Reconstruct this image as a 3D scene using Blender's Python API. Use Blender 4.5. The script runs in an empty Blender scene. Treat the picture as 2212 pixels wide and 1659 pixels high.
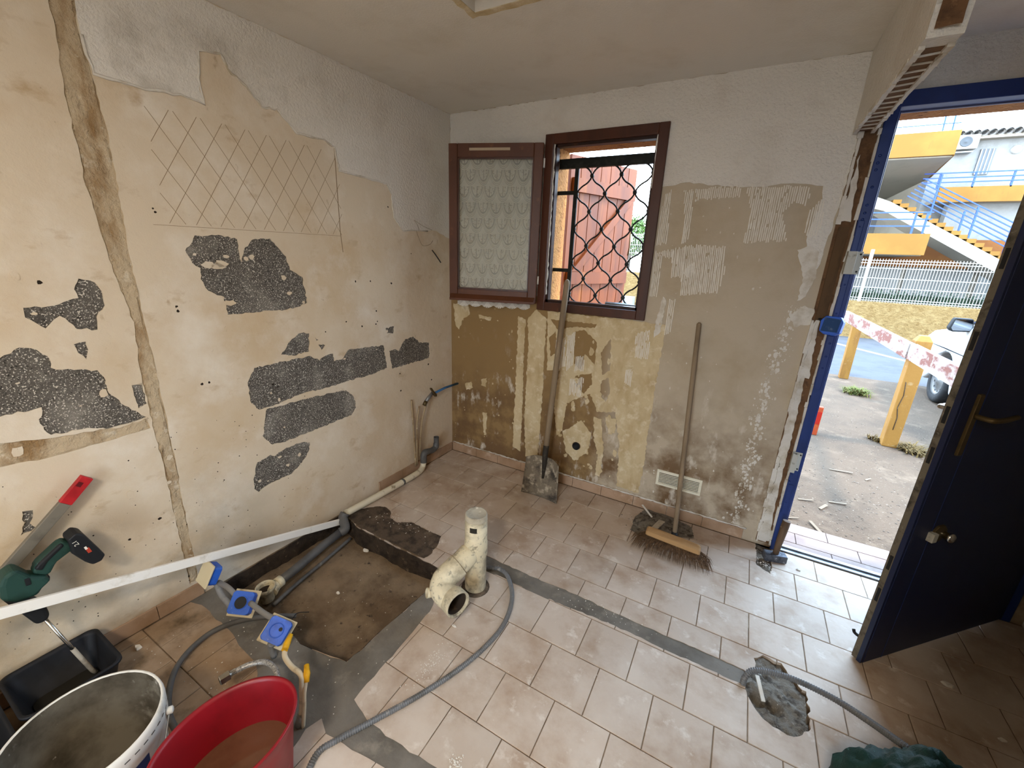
import bpy, math, random
from mathutils import Vector, Matrix, noise as MN
from mathutils.geometry import tessellate_polygon
random.seed(7)
sc = bpy.context.scene
COL = sc.collection

# ---------------------------------------------------------------- camera
cam_d = bpy.data.cameras.new('camera'); cam = bpy.data.objects.new('camera', cam_d); COL.objects.link(cam)
cam_d.sensor_fit = 'HORIZONTAL'; cam_d.sensor_width = 36.0; cam_d.lens = 14.502; cam_d.clip_start = 0.02; cam_d.clip_end = 200
cam.matrix_world = Matrix(((0.871846, -0.177683, 0.456413, 1.874506), (0.488361, 0.244506, -0.837687, -2.463160),
                           (0.037247, 0.953229, 0.299946, 1.537355), (0, 0, 0, 1)))
sc.camera = cam

# ---------------------------------------------------------------- exposure, sky, sun
sc.view_settings.view_transform = 'Standard'; sc.view_settings.look = 'None'
sc.view_settings.gamma = 1.0; sc.view_settings.exposure = 0.6; sc.view_settings.use_curve_mapping = False
sc.cycles.use_denoising = True
sc.cycles.max_bounces = 8; sc.cycles.diffuse_bounces = 5; sc.cycles.glossy_bounces = 3
sc.cycles.transparent_max_bounces = 12; sc.cycles.sample_clamp_indirect = 6.0
sc.cycles.caustics_reflective = False; sc.cycles.caustics_refractive = False
SKY = 11.5
w = bpy.data.worlds.new('sky'); sc.world = w; w.use_nodes = True
nt = w.node_tree; bgn = nt.nodes['Background']
tc = nt.nodes.new('ShaderNodeTexCoord'); sep = nt.nodes.new('ShaderNodeSeparateXYZ'); rmp = nt.nodes.new('ShaderNodeValToRGB')
nt.links.new(tc.outputs['Generated'], sep.inputs[0]); nt.links.new(sep.outputs['Z'], rmp.inputs[0])
rmp.color_ramp.elements[0].position = 0.0; rmp.color_ramp.elements[0].color = (0.76, 0.88, 1.0, 1)
rmp.color_ramp.elements[1].position = 0.8; rmp.color_ramp.elements[1].color = (0.45, 0.69, 1.0, 1)
nt.links.new(rmp.outputs[0], bgn.inputs['Color']); bgn.inputs['Strength'].default_value = SKY
sun_d = bpy.data.lights.new('sun', 'SUN'); sun_d.energy = 4.5; sun_d.angle = math.radians(6); sun_d.color = (1.0, 0.9, 0.76)
sun = bpy.data.objects.new('sun', sun_d); COL.objects.link(sun)
sun.rotation_euler = Vector((-math.cos(math.radians(11)), -math.sin(math.radians(11)), -1.75)).to_track_quat('-Z', 'Y').to_euler()
def portal(name, loc, rot, sx, sy):      # light portals only guide the sampling of the sky through the openings
    d = bpy.data.lights.new(name, 'AREA'); d.shape = 'RECTANGLE'; d.size = sx; d.size_y = sy; d.cycles.is_portal = True
    o = bpy.data.objects.new(name, d); COL.objects.link(o); o.location = loc; o.rotation_euler = rot
portal('rear_portal', (1.83, -4.72, 1.15), (math.pi/2, 0, 0), .74, 2.1)
portal('door_portal', (2.75, 0.27, 1.05), (-math.pi/2, 0, 0), 0.95, 2.2)
portal('window_portal', (1.04, 0.27, 1.72), (-math.pi/2, 0, 0), 0.64, 1.0)

# ---------------------------------------------------------------- helpers
def lin(c):
    if isinstance(c, str):
        c = c.lstrip('#'); c = [int(c[i:i+2], 16)/255 for i in (0, 2, 4)]
        return tuple((v/12.92 if v <= .04045 else ((v+.055)/1.055)**2.4) for v in c) + (1,)
    return tuple(c) + (1,)
def mat(name, base, layers=(), rough=0.7, metal=0.0, bump=(), spec=0.3, rnd=0.0, emit=None, alpha=None, trans=0.0, coat=0.0, gain=1.0):
    """procedural material in world position; layers: (colour, scale, lo, hi, detail, (sx,sy,sz), kind); bump: (scale, strength, distance, detail, stretch)"""
    lin_ = lambda c: tuple(v*gain for v in lin(c)[:3])+(1,)
    m = bpy.data.materials.new(name); m.use_nodes = True; t = m.node_tree; N = t.nodes; L = t.links
    b = N['Principled BSDF']; b.inputs['Roughness'].default_value = rough; b.inputs['Metallic'].default_value = metal
    b.inputs['Specular IOR Level'].default_value = spec; b.inputs['Coat Weight'].default_value = coat
    b.inputs['Transmission Weight'].default_value = trans
    g = N.new('ShaderNodeNewGeometry'); pos = g.outputs['Position']
    def tex(scale, detail, st, kind):
        p = pos
        if st:
            mp = N.new('ShaderNodeMapping'); mp.inputs['Scale'].default_value = st; L.new(p, mp.inputs['Vector']); p = mp.outputs[0]
        if kind == 'voronoi':
            n = N.new('ShaderNodeTexVoronoi'); n.inputs['Scale'].default_value = scale; L.new(p, n.inputs['Vector']); return n.outputs['Distance']
        n = N.new('ShaderNodeTexNoise'); n.inputs['Scale'].default_value = scale; n.inputs['Detail'].default_value = detail
        n.inputs['Roughness'].default_value = 0.62; L.new(p, n.inputs['Vector']); return n.outputs['Fac']
    col = None
    rgb = N.new('ShaderNodeRGB'); rgb.outputs[0].default_value = lin_(base); col = rgb.outputs[0]
    for ly in layers:
        c, s, lo, hi = ly[:4]; det = ly[4] if len(ly) > 4 else 5; st = ly[5] if len(ly) > 5 else None; kd = ly[6] if len(ly) > 6 else 'noise'
        f = tex(s, det, st, kd); mr = N.new('ShaderNodeMapRange'); mr.inputs[1].default_value = lo; mr.inputs[2].default_value = hi
        L.new(f, mr.inputs[0]); fac = mr.outputs[0]
        if len(ly) > 7 and ly[7]:          # limit to a range of world coordinates: (axis, a, b) fades 1 -> 0 from a to b
            for ax, a0, b0 in ly[7]:
                sp = N.new('ShaderNodeSeparateXYZ'); L.new(pos, sp.inputs[0]); m2 = N.new('ShaderNodeMapRange')
                m2.interpolation_type = 'SMOOTHSTEP'; m2.inputs[1].default_value = a0; m2.inputs[2].default_value = b0
                m2.inputs[3].default_value = 1; m2.inputs[4].default_value = 0; L.new(sp.outputs['XYZ'.index(ax)], m2.inputs[0])
                mu = N.new('ShaderNodeMath'); mu.operation = 'MULTIPLY'; L.new(fac, mu.inputs[0]); L.new(m2.outputs[0], mu.inputs[1]); fac = mu.outputs[0]
        mx = N.new('ShaderNodeMix'); mx.data_type = 'RGBA'; L.new(fac, mx.inputs['Factor']); L.new(col, mx.inputs['A']); mx.inputs['B'].default_value = lin_(c)
        col = mx.outputs['Result']
    if rnd:
        oi = N.new('ShaderNodeObjectInfo'); mr = N.new('ShaderNodeMapRange'); L.new(oi.outputs['Random'], mr.inputs[0])
        mr.inputs[3].default_value = 1-rnd; mr.inputs[4].default_value = 1+rnd*.6
        hs = N.new('ShaderNodeHueSaturation'); L.new(mr.outputs[0], hs.inputs['Value']); L.new(col, hs.inputs['Color']); col = hs.outputs[0]
    L.new(col, b.inputs['Base Color'])
    nrm = None
    for bp_ in bump:
        s, st_, d = bp_[:3]; det = bp_[3] if len(bp_) > 3 else 4; stc = bp_[4] if len(bp_) > 4 else None; kd = bp_[5] if len(bp_) > 5 else 'noise'
        f = tex(s, det, stc, kd); bn = N.new('ShaderNodeBump'); bn.inputs['Strength'].default_value = st_; bn.inputs['Distance'].default_value = d
        L.new(f, bn.inputs['Height'])
        if nrm: L.new(nrm, bn.inputs['Normal'])
        nrm = bn.outputs[0]
    if nrm: L.new(nrm, b.inputs['Normal'])
    if emit: b.inputs['Emission Color'].default_value = lin(emit[0]); b.inputs['Emission Strength'].default_value = emit[1]
    if alpha is not None: b.inputs['Alpha'].default_value = alpha
    return m

A_ = 0.0337; _k = 1/math.hypot(1, A_)
LU = Vector((-A_*_k, -_k, 0)); LN = Vector((_k, -A_*_k, 0))
def LW(s, z, d): return LU*s + LN*d + Vector((0, 0, z))     # left wall: distance from the corner, height, depth into the room
def BW(x, z, d): return Vector((x, -d, z))                  # back wall
def FL(x, y, d): return Vector((x, y, d))                   # floor
def CE(x, y, d): return Vector((x, y, HC-d))                # ceiling
HC = 2.384

class MB:
    def __init__(s): s.v = []; s.f = []; s.s = []
    def add(s, vs, fs, smooth=False):
        o = len(s.v); s.v += [Vector(v) for v in vs]; s.f += [tuple(i+o for i in f) for f in fs]; s.s += [smooth]*len(fs); return s
    def box(s, x0, x1, y0, y1, z0, z1, T=None):
        x0, x1 = min(x0, x1), max(x0, x1); y0, y1 = min(y0, y1), max(y0, y1); z0, z1 = min(z0, z1), max(z0, z1)
        vs = [Vector((x, y, z)) for z in (z0, z1) for y in (y0, y1) for x in (x0, x1)]
        if T is not None: vs = [T @ v for v in vs]
        return s.add(vs, [(0, 2, 3, 1), (4, 5, 7, 6), (0, 1, 5, 4), (2, 6, 7, 3), (0, 4, 6, 2), (1, 3, 7, 5)])
    def bar(s, a, b, wx, wy, up=(0, 0, 1)):      # rectangular bar from a to b
        a = Vector(a); b = Vector(b); d = (b-a).normalized(); u = Vector(up); x = d.cross(u)
        if x.length < 1e-4: x = d.cross(Vector((1, 0, 0)))
        x.normalize(); y = x.cross(d)
        vs = [p + x*(sx*wx/2) + y*(sy*wy/2) for p in (a, b) for sx, sy in ((-1, -1), (1, -1), (1, 1), (-1, 1))]
        return s.add(vs, [(3, 2, 1, 0), (4, 5, 6, 7), (0, 1, 5, 4), (1, 2, 6, 5), (2, 3, 7, 6), (3, 0, 4, 7)])
    def tube(s, pts, r, n=10, cap=True, smooth=True):
        pts = [Vector(p) for p in pts]; m = len(pts); rs = r if isinstance(r, (list, tuple)) else [r]*m
        t = [(pts[min(i+1, m-1)]-pts[max(i-1, 0)]).normalized() for i in range(m)]
        up = Vector((0, 0, 1)) if abs(t[0].z) < .9 else Vector((1, 0, 0)); x = t[0].cross(up).normalized(); vs = []
        for i in range(m):
            x = (x - t[i]*x.dot(t[i])).normalized(); y = t[i].cross(x)
            vs += [pts[i] + (x*math.cos(2*math.pi*k/n)+y*math.sin(2*math.pi*k/n))*rs[i] for k in range(n)]
        fs = [(i*n+k, i*n+(k+1) % n, (i+1)*n+(k+1) % n, (i+1)*n+k) for i in range(m-1) for k in range(n)]
        s.add(vs, fs, smooth)
        if cap:
            o = len(s.v)-m*n; s.f += [tuple(o+k for k in reversed(range(n))), tuple(o+(m-1)*n+k for k in range(n))]; s.s += [False, False]
        return s
    def lathe(s, prof, n=28, T=None, smooth=True, sx=1, sy=1):    # prof: (r, z)
        vs = []
        for r, z in prof: vs += [Vector((r*sx*math.cos(2*math.pi*k/n), r*sy*math.sin(2*math.pi*k/n), z)) for k in range(n)]
        if T is not None: vs = [T @ v for v in vs]
        m = len(prof)
        return s.add(vs, [(i*n+k, i*n+(k+1) % n, (i+1)*n+(k+1) % n, (i+1)*n+k) for i in range(m-1) for k in range(n)], smooth)
    def disc(s, c, r, n=24, nrm=(0, 0, 1)):
        nrm = Vector(nrm).normalized(); x = nrm.orthogonal().normalized(); y = nrm.cross(x); c = Vector(c)
        return s.add([c+(x*math.cos(2*math.pi*k/n)+y*math.sin(2*math.pi*k/n))*r for k in range(n)], [tuple(range(n))])
    def prism(s, fr, outer, holes=(), d0=0.0, d1=0.004, back=False):
        loops = [outer]+list(holes); tri = tessellate_polygon([[Vector((p[0], p[1], 0)) for p in l] for l in loops])
        flat = [p for l in loops for p in l]; n = len(flat); o = len(s.v)
        s.v += [fr(p[0], p[1], d1) for p in flat]+[fr(p[0], p[1], d0) for p in flat]
        ref = fr(flat[0][0], flat[0][1], d1)-fr(flat[0][0], flat[0][1], d0)
        for t in tri:
            a, b, c = (s.v[o+i] for i in t); 
            if (b-a).cross(c-a).dot(ref) < 0: t = (t[0], t[2], t[1])
            s.f.append(tuple(o+i for i in t)); s.s.append(False)
            if back: s.f.append(tuple(o+n+i for i in reversed(t))); s.s.append(False)
        k = 0
        for l in loops:
            m = len(l)
            for i in range(m):
                a = k+i; b = k+(i+1) % m; s.f.append((o+a, o+b, o+n+b, o+n+a)); s.s.append(False)
            k += m
        return s
    def build(s, name, m, parent=None, bev=0, fix=True, seg=2):
        me = bpy.data.meshes.new(name); me.from_pydata([tuple(v) for v in s.v], [], s.f); me.validate()
        if len(me.polygons) == len(s.s): me.polygons.foreach_set('use_smooth', s.s)
        if fix:
            import bmesh
            b = bmesh.new(); b.from_mesh(me); bmesh.ops.recalc_face_normals(b, faces=b.faces); b.to_mesh(me); b.free()
        me.materials.append(m); o = bpy.data.objects.new(name, me); COL.objects.link(o)
        if bev: md = o.modifiers.new('bevel', 'BEVEL'); md.width = bev; md.segments = seg; md.limit_method = 'ANGLE'
        if parent is not None: par(o, parent)
        return o
def par(o, p):
    o.parent = p; o.matrix_parent_inverse = p.matrix_basis.inverted() if p.parent is None else (p.parent.matrix_basis @ p.matrix_parent_inverse @ p.matrix_basis).inverted()
def empty(name, loc):
    e = bpy.data.objects.new(name, None); COL.objects.link(e); e.location = loc; e.matrix_basis = Matrix.Translation(loc); e.empty_display_size = .05; return e
def tag(o, label, cat, group=None, kind=None):
    o['label'] = label; o['category'] = cat
    if group: o['group'] = group
    if kind: o['kind'] = kind
    return o
def thing(name, label, cat, loc=(0, 0, 0), group=None): return tag(empty(name, Vector(loc)), label, cat, group)
def struct(o, label=None):
    o['kind'] = 'structure'
    if label: o['label'] = label
    return o
def copy_tree(o, parent=None):
    c = o.copy(); COL.objects.link(c)
    if parent: c.parent = parent
    for ch in list(o.children): copy_tree(ch, c)
    return c
def jag(poly, amp=.006, seg=.02, rng=None):
    rng = rng or random; out = []
    for i, a in enumerate(poly):
        b = poly[(i+1) % len(poly)]; L = math.hypot(b[0]-a[0], b[1]-a[1]); n = max(1, int(L/seg)); nx, ny = (-(b[1]-a[1])/L, (b[0]-a[0])/L) if L else (0, 0)
        for k in range(n):
            t = k/n; d = rng.uniform(-amp, amp) if k else rng.uniform(-amp, amp)*.4
            out.append((a[0]+(b[0]-a[0])*t+nx*d, a[1]+(b[1]-a[1])*t+ny*d))
    return out
def inside(p, poly):
    c = False; j = len(poly)-1
    for i in range(len(poly)):
        a, b = poly[i], poly[j]
        if (a[1] > p[1]) != (b[1] > p[1]) and p[0] < (b[0]-a[0])*(p[1]-a[1])/(b[1]-a[1])+a[0]: c = not c
        j = i
    return c
def blob(cx, cy, r, n=9, asp=1.0, rng=random):
    return [(cx+r*rng.uniform(.55, 1.15)*math.cos(2*math.pi*k/n), cy+asp*r*rng.uniform(.55, 1.15)*math.sin(2*math.pi*k/n)) for k in range(n)]
def relief(mb, fr, poly, d, amp, step, scale, seed=0, edge=.02, hole=None):   # bumpy surface filling a polygon
    xs = [p[0] for p in poly]; ys = [p[1] for p in poly]; x0, y0 = min(xs), min(ys); nx = int((max(xs)-x0)/step)+2; ny = int((max(ys)-y0)/step)+2
    idx = {}; vs = []; fs = []
    def ht(x, y):
        h = MN.fractal(Vector((x*scale+seed, y*scale, seed*.7)), 1.0, 2.1, 5)*amp
        if hole:
            for hx, hy, hr, hd in hole: q = math.hypot(x-hx, y-hy)/hr; h -= hd*max(0, 1-q*q)
        return d+h
    for i in range(nx):
        for j in range(ny):
            x, y = x0+i*step, y0+j*step
            if inside((x, y), poly): idx[(i, j)] = len(vs); vs.append(fr(x, y, ht(x, y)))
    for i in range(nx):
        for j in range(ny):
            q = [(i, j), (i+1, j), (i+1, j+1), (i, j+1)]
            k = [idx[t] for t in q if t in idx]
            if len(k) >= 3: fs.append(tuple(k))
    mb.add(vs, fs, True); return mb
def smooth_path(pts, n=8):     # Catmull-Rom
    P = [Vector(p) for p in pts]; P = [P[0]*2-P[1]]+P+[P[-1]*2-P[-2]]; out = []
    for i in range(1, len(P)-2):
        a, b, c, d = P[i-1:i+3]
        for k in range(n):
            t = k/n; out.append(.5*((2*b)+(c-a)*t+(2*a-5*b+4*c-d)*t*t+(3*b-a-3*c+d)*t*t*t))
    return out+[P[-2]]
def T_at(loc, z=(0, 0, 1), x=None):       # frame with local Z along z
    z = Vector(z).normalized(); x = Vector(x) if x is not None else z.orthogonal(); x = (x-z*x.dot(z)).normalized(); y = z.cross(x)
    return Matrix(((x.x, y.x, z.x, loc[0]), (x.y, y.y, z.y, loc[1]), (x.z, y.z, z.z, loc[2]), (0, 0, 0, 1)))

# ---------------------------------------------------------------- materials
m_plaster = mat('wall_plaster', '#d3c3ab', [('#c0a57f', 1.4, .48, .74, 6), ('#ded3c2', 4.0, .5, .72, 7), ('#b59b78', 7.0, .60, .78, 8, (1, 1, 1.6)), ('#a08564', 16.0, .66, .80, 8, (1, 1, .6)), ('#8f8676', 2.2, .42, .70, 7, None, 'noise', [('Z', .15, .75), ('Y', -1.9, -1.2)]), ('#6f5c46', 34, .73, .80, 4)], rough=.9, bump=[(30, .25, .01, 6), (180, .2, .003)])
m_paint = mat('old_wall_paint', '#ddd7cd', [('#cbc2b4', 3.0, .5, .8), ('#a39a8c', 2.6, .48, .72, 7, None, 'noise', [('Y', -1.05, -.75), ('Z', 2.25, 2.35)]), ('#6f5b46', 60, .8, .86)], rough=.9, bump=[(85, .5, .012, 3), (20, .15, .01)])
m_concrete = mat('bare_concrete', '#635e57', [('#4d4842', 14, .4, .7), ('#34302c', 120, .56, .64), ('#8d877d', 7, .52, .72, 6), ('#d5cdc0', 210, .585, .62, 2.5), ('#c9c1b4', 5, .66, .80, 7)], rough=.95, bump=[(160, .6, .006, 3)])
m_scar = mat('rough_mortar_scar', '#c6b294', [('#9c7d56', 12, .50, .66, 8, (1, 1, .35)), ('#5d4630', 30, .62, .74, 7, (1, 1, .3)), ('#e0d4be', 22, .60, .75, 4), ('#b07f36', 5, .66, .78)], rough=.95, bump=[(45, .8, .02, 6), (120, .4, .006)])
m_line = mat('scored_line', '#8d785c', rough=.95)
m_ceiling = mat('ceiling_paint', '#dfd9cf', [('#d3cbbe', 4, .5, .8)], rough=.92, bump=[(120, .25, .005, 3)])
m_crepi = mat('white_roughcast', '#dcd7ce', [('#cdc5b9', 3, .5, .8)], rough=.92, bump=[(70, .7, .014, 2.5), (22, .15, .01)])
m_back = mat('stripped_plaster', '#b9ab96', [('#aa997f', 3.5, .45, .75), ('#8f744d', 2.0, .18, .34, 5, None, 'noise', [('X', 1.12, 1.28)]),
     ('#6f5433', 5, .42, .62, 6, None, 'noise', [('X', 1.1, 1.3), ('Z', .30, .75)]), ('#70573c', 5, .40, .62, 7, None, 'noise', [('Z', .25, .95)]), ('#d0c6b6', 11, .57, .68, 8, (1, 1, .5), 'noise', [('Z', .5, 1.1)]), ('#cdbfa6', 26, .70, .74, 6)], rough=.9, bump=[(25, .2, .01, 5), (150, .2, .003)])
m_glue = mat('old_tile_glue', '#cbb893', [('#b39b72', 9, .45, .7, 7, (1, 1, .5)), ('#ddd0b4', 16, .52, .7), ('#84694a', 38, .70, .78, 5)], rough=.92, bump=[(60, .5, .008, 5)])
m_glue_w = mat('pale_tile_glue', '#e0d9cc', [('#c9bda9', 12, .55, .75), ('#ece7dd', 22, .55, .7)], rough=.92, bump=[(90, .5, .006, 4)])
m_whiteplaster = mat('white_filler', '#d6d0c5', [('#b3a690', 10, .48, .68, 7), ('#8f7f68', 5, .55, .72, 7, None, 'noise', [('Z', .3, .9)])], rough=.9, bump=[(60, .4, .006, 4)])
m_facade = mat('orange_roughcast', '#9a6a3c', [('#a8763f', 12, .45, .65), ('#5d3a1c', 28, .58, .72)], rough=.95, bump=[(55, 1.0, .02, 4)])
m_brick = mat('hollow_brick', '#6e5138', [('#4e3828', 20, .5, .7), ('#8a6b4c', 30, .6, .75)], rough=.95, bump=[(60, .6, .006, 4)])
m_tile = mat('floor_tile', '#c0b0a0', [('#aa9480', 5.5, .44, .66, 6), ('#cbbeb0', 3.2, .5, .70, 5), ('#d8cec2', 13, .58, .72, 7), ('#5e4a37', 70, .77, .83, 3)], rough=.62, spec=.14, bump=[(40, .1, .004, 4)], rnd=.07)
m_tile_dirty = mat('dirty_floor_tile', '#a58d74', [('#8c7359', 5.5, .42, .66, 6), ('#57462f', 7, .52, .72, 8), ('#b7a48c', 3.2, .55, .75, 5), ('#3e3225', 45, .68, .76, 4)], rough=.6, spec=.3, bump=[(40, .1, .004, 4)], rnd=.05)
m_grout = mat('tile_grout', '#7d6a55', [('#5d4c3b', 12, .45, .65), ('#b8a994', 7, .58, .72)], rough=.95)
m_skirt = mat('skirting_tile', '#b0937a', [('#9a7c60', 6, .42, .66, 6), ('#c4ad98', 9, .58, .75)], rough=.45, spec=.4, rnd=.05)
m_mortar = mat('smooth_grey_mortar', '#767067', [('#5f5950', 5, .42, .65), ('#8d8578', 9, .58, .75), ('#3d3832', 24, .68, .78)], rough=.85, bump=[(30, .3, .01, 5), (140, .3, .003)])
m_residue = mat('adhesive_residue', '#5c4e40', [('#3a3027', 14, .45, .62, 8), ('#7d6d5b', 9, .56, .72), ('#a99a85', 60, .72, .78)], rough=.95, bump=[(70, .8, .012, 6)])
m_soil = mat('damp_screed_dust', '#86735c', [('#63523f', 5, .42, .62, 7), ('#8a7660', 3, .55, .75), ('#2f2720', 22, .62, .72, 5), ('#b3a58e', 90, .74, .78, 3)], rough=.95, bump=[(60, .5, .01, 6)])
m_soilwall = mat('broken_slab_edge', '#43372c', [('#2b231c', 18, .45, .65), ('#756350', 26, .60, .72)], rough=.98, bump=[(60, 1.0, .02, 6)])
m_rubble = mat('crushed_screed', '#7c756a', [('#4d463e', 30, .48, .62, 6), ('#aaa499', 50, .6, .7), ('#3d3730', 40, .68, .76)], rough=.98, bump=[(140, .8, .01, 4)])
m_chip = mat('rubble_chip', '#b5ab9b', [('#8a7f70', 30, .5, .7)], rough=.95, rnd=.35)
m_whitechip = mat('white_plaster_chip', '#ddd7cb', rough=.9, rnd=.15)

# ================================================================ FLOOR
S = 0.205; X0 = 0.7107; Y0 = -0.0215
wx = lambda y: A_*y
pit = [(wx(-1.05)+.004, -1.05)] + [(0.1648,-1.104),(0.2582,-1.104),(0.4381,-1.1068),(0.6203,-1.1084),(0.7993,-1.115),(0.8089,-1.1603),(0.7973,-1.3251),(0.7887,-1.4631),(0.7812,-1.5982),(0.7713,-1.6954),(0.6684,-1.7185),(0.5498,-1.7401),(0.4065,-1.722),(0.2851,-1.718),(0.1466,-1.7251)] + [(wx(-1.735)+.004, -1.735)]
mortar = [(0.7993,-1.115),(0.8528,-1.2431),(0.8902,-1.3444),(0.8998,-1.4968),(0.9028,-1.6187),(0.9104,-1.7816),(0.9999,-1.8018),(1.1231,-1.8029),(1.2958,-1.792),(1.4088,-1.788),(1.3323,-1.877),(1.155,-1.8748),(1.0299,-1.8918),(0.9204,-1.902),(0.8681,-1.88),(0.8495,-1.9278),(0.8661,-1.9884),(0.7715,-1.998),(0.6078,-1.9392),(0.4982,-1.8832),(0.419,-1.873),(0.2424,-1.8503),(0.112,-1.8458),(0.0082,-1.8397)] + [(wx(-1.86)+.004, -1.86)] + list(reversed(pit))[:-6]
trench = [(0.867,-0.9053),(0.9346,-0.9096),(1.1775,-0.9156),(1.4275,-0.9049),(1.5487,-0.9138),(1.6816,-0.9161),(1.8463,-0.9179),(2.0099,-0.9171),(2.1329,-0.9195),(2.1603,-0.953),(2.1323,-0.9906),(2.0155,-0.9898),(1.8582,-0.9914),(1.6988,-0.9858),(1.5729,-0.9906),(1.4611,-0.9944),(1.2235,-1.0065),(1.1048,-1),(0.9705,-1.002),(0.8594,-0.9644)]
residue = [(wx(-1.05)+.004, -1.055)] + [(0.0208,-0.9811),(0.0923,-0.895),(0.1478,-0.8715),(0.2173,-0.902),(0.2462,-0.9387),(0.313,-0.9497),(0.3786,-0.9031),(0.5195,-0.9112),(0.6132,-0.9105),(0.6422,-0.9753),(0.6565,-1.0736),(0.6474,-1.0997),(0.618,-1.1058),(0.4354,-1.1041),(0.2551,-1.1012),(0.1615,-1.1011)]
hole = [(2.1669,-0.8418),(2.1989,-0.806),(2.2397,-0.8122),(2.2641,-0.8069),(2.2955,-0.8594),(2.3274,-0.8948),(2.3421,-0.8941),(2.3399,-1.0073),(2.339,-1.0444),(2.3012,-1.0937),(2.2651,-1.1118),(2.2396,-1.1033),(2.1936,-1.0923),(2.1721,-1.0742),(2.1513,-1.0394),(2.1321,-0.9783),(2.146,-0.9359),(2.17,-0.8861)]
notch = [(2.1765,0.0086),(2.2188,0.0255),(2.2597,0.0044),(2.2536,-0.1715),(2.2427,-0.249),(2.2179,-0.2333),(2.1796,-0.2091)]
rg = random.Random(3)
pit_j = jag(pit, .004, .03, rg); mortar_j = jag(mortar, .005, .03, rg); trench_j = jag(trench, .0035, .02, rg); residue_j = jag(residue, .006, .02, rg); hole_j = jag(hole, .006, .015, rg); notch_j = jag(notch, .004, .01, rg)

floor = MB().prism(FL, [(-.35, .0), (3.30, .0), (3.30, -4.6), (-.35, -4.6)], [pit_j, hole_j, notch_j], -.16, -.0035).build('floor', m_grout); struct(floor, 'beige tiled kitchen floor, partly dug up')
pf = MB(); relief(pf, FL, [(p[0]+(.02 if p[0] > .5 else 0), p[1]) for p in pit], -.088, .012, .012, 5.0, 3)
MB.build(pf, 'pit_bottom', m_soil, floor)
ring = MB()
n = len(pit_j); cx = sum(p[0] for p in pit_j)/n; cy = sum(p[1] for p in pit_j)/n
lv = [(0.0, -.004), (.006, -.03), (.012, -.06), (.03, -.098)]
vs = []
for k, (ins, z) in enumerate(lv):
    for p in pit_j:
        d = math.hypot(cx-p[0], cy-p[1]); j = rg.uniform(0, .010) if k else .002; onwall = p[0] < wx(p[1])+.012
        q = 0 if onwall else (ins+j+.003)/d; vs.append((p[0]+(cx-p[0])*q+(.005+.4*ins if onwall else 0), p[1]+(cy-p[1])*q, z+(rg.uniform(-.004, .004) if k else 0)))
ring.add(vs, [(k*n+i, k*n+(i+1) % n, (k+1)*n+(i+1) % n, (k+1)*n+i) for k in range(3) for i in range(n)])
ring.build('pit_side', m_soilwall, floor)
MB().prism(FL, mortar_j, (), -.004, -.0012).build('mortar_band', m_mortar, floor)
MB().prism(FL, trench_j, (), -.004, -.0028).build('mortar_channel', m_mortar, floor)
rs = MB(); relief(rs, FL, residue, .0005, .003, .006, 30, 5); rs.build('adhesive_patch', m_residue, floor)
hb = MB(); hc = [(2.2304,-1.0153)][0]; relief(hb, FL, hole, -.014, .010, .005, 34, 9, hole=[(hc[0], hc[1], .035, .035), (hc[0]-.05, hc[1]+.0, .03, .03)]); hb.build('broken_hole', m_rubble, floor)
MB().prism(FL, jag(hole, .004, .03, rg), (), -.10, -.06).build('hole_bottom', m_soilwall, floor)
nb = MB(); relief(nb, FL, notch, -.012, .008, .005, 40, 4); nb.build('chipped_notch', m_rubble, floor)

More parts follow.
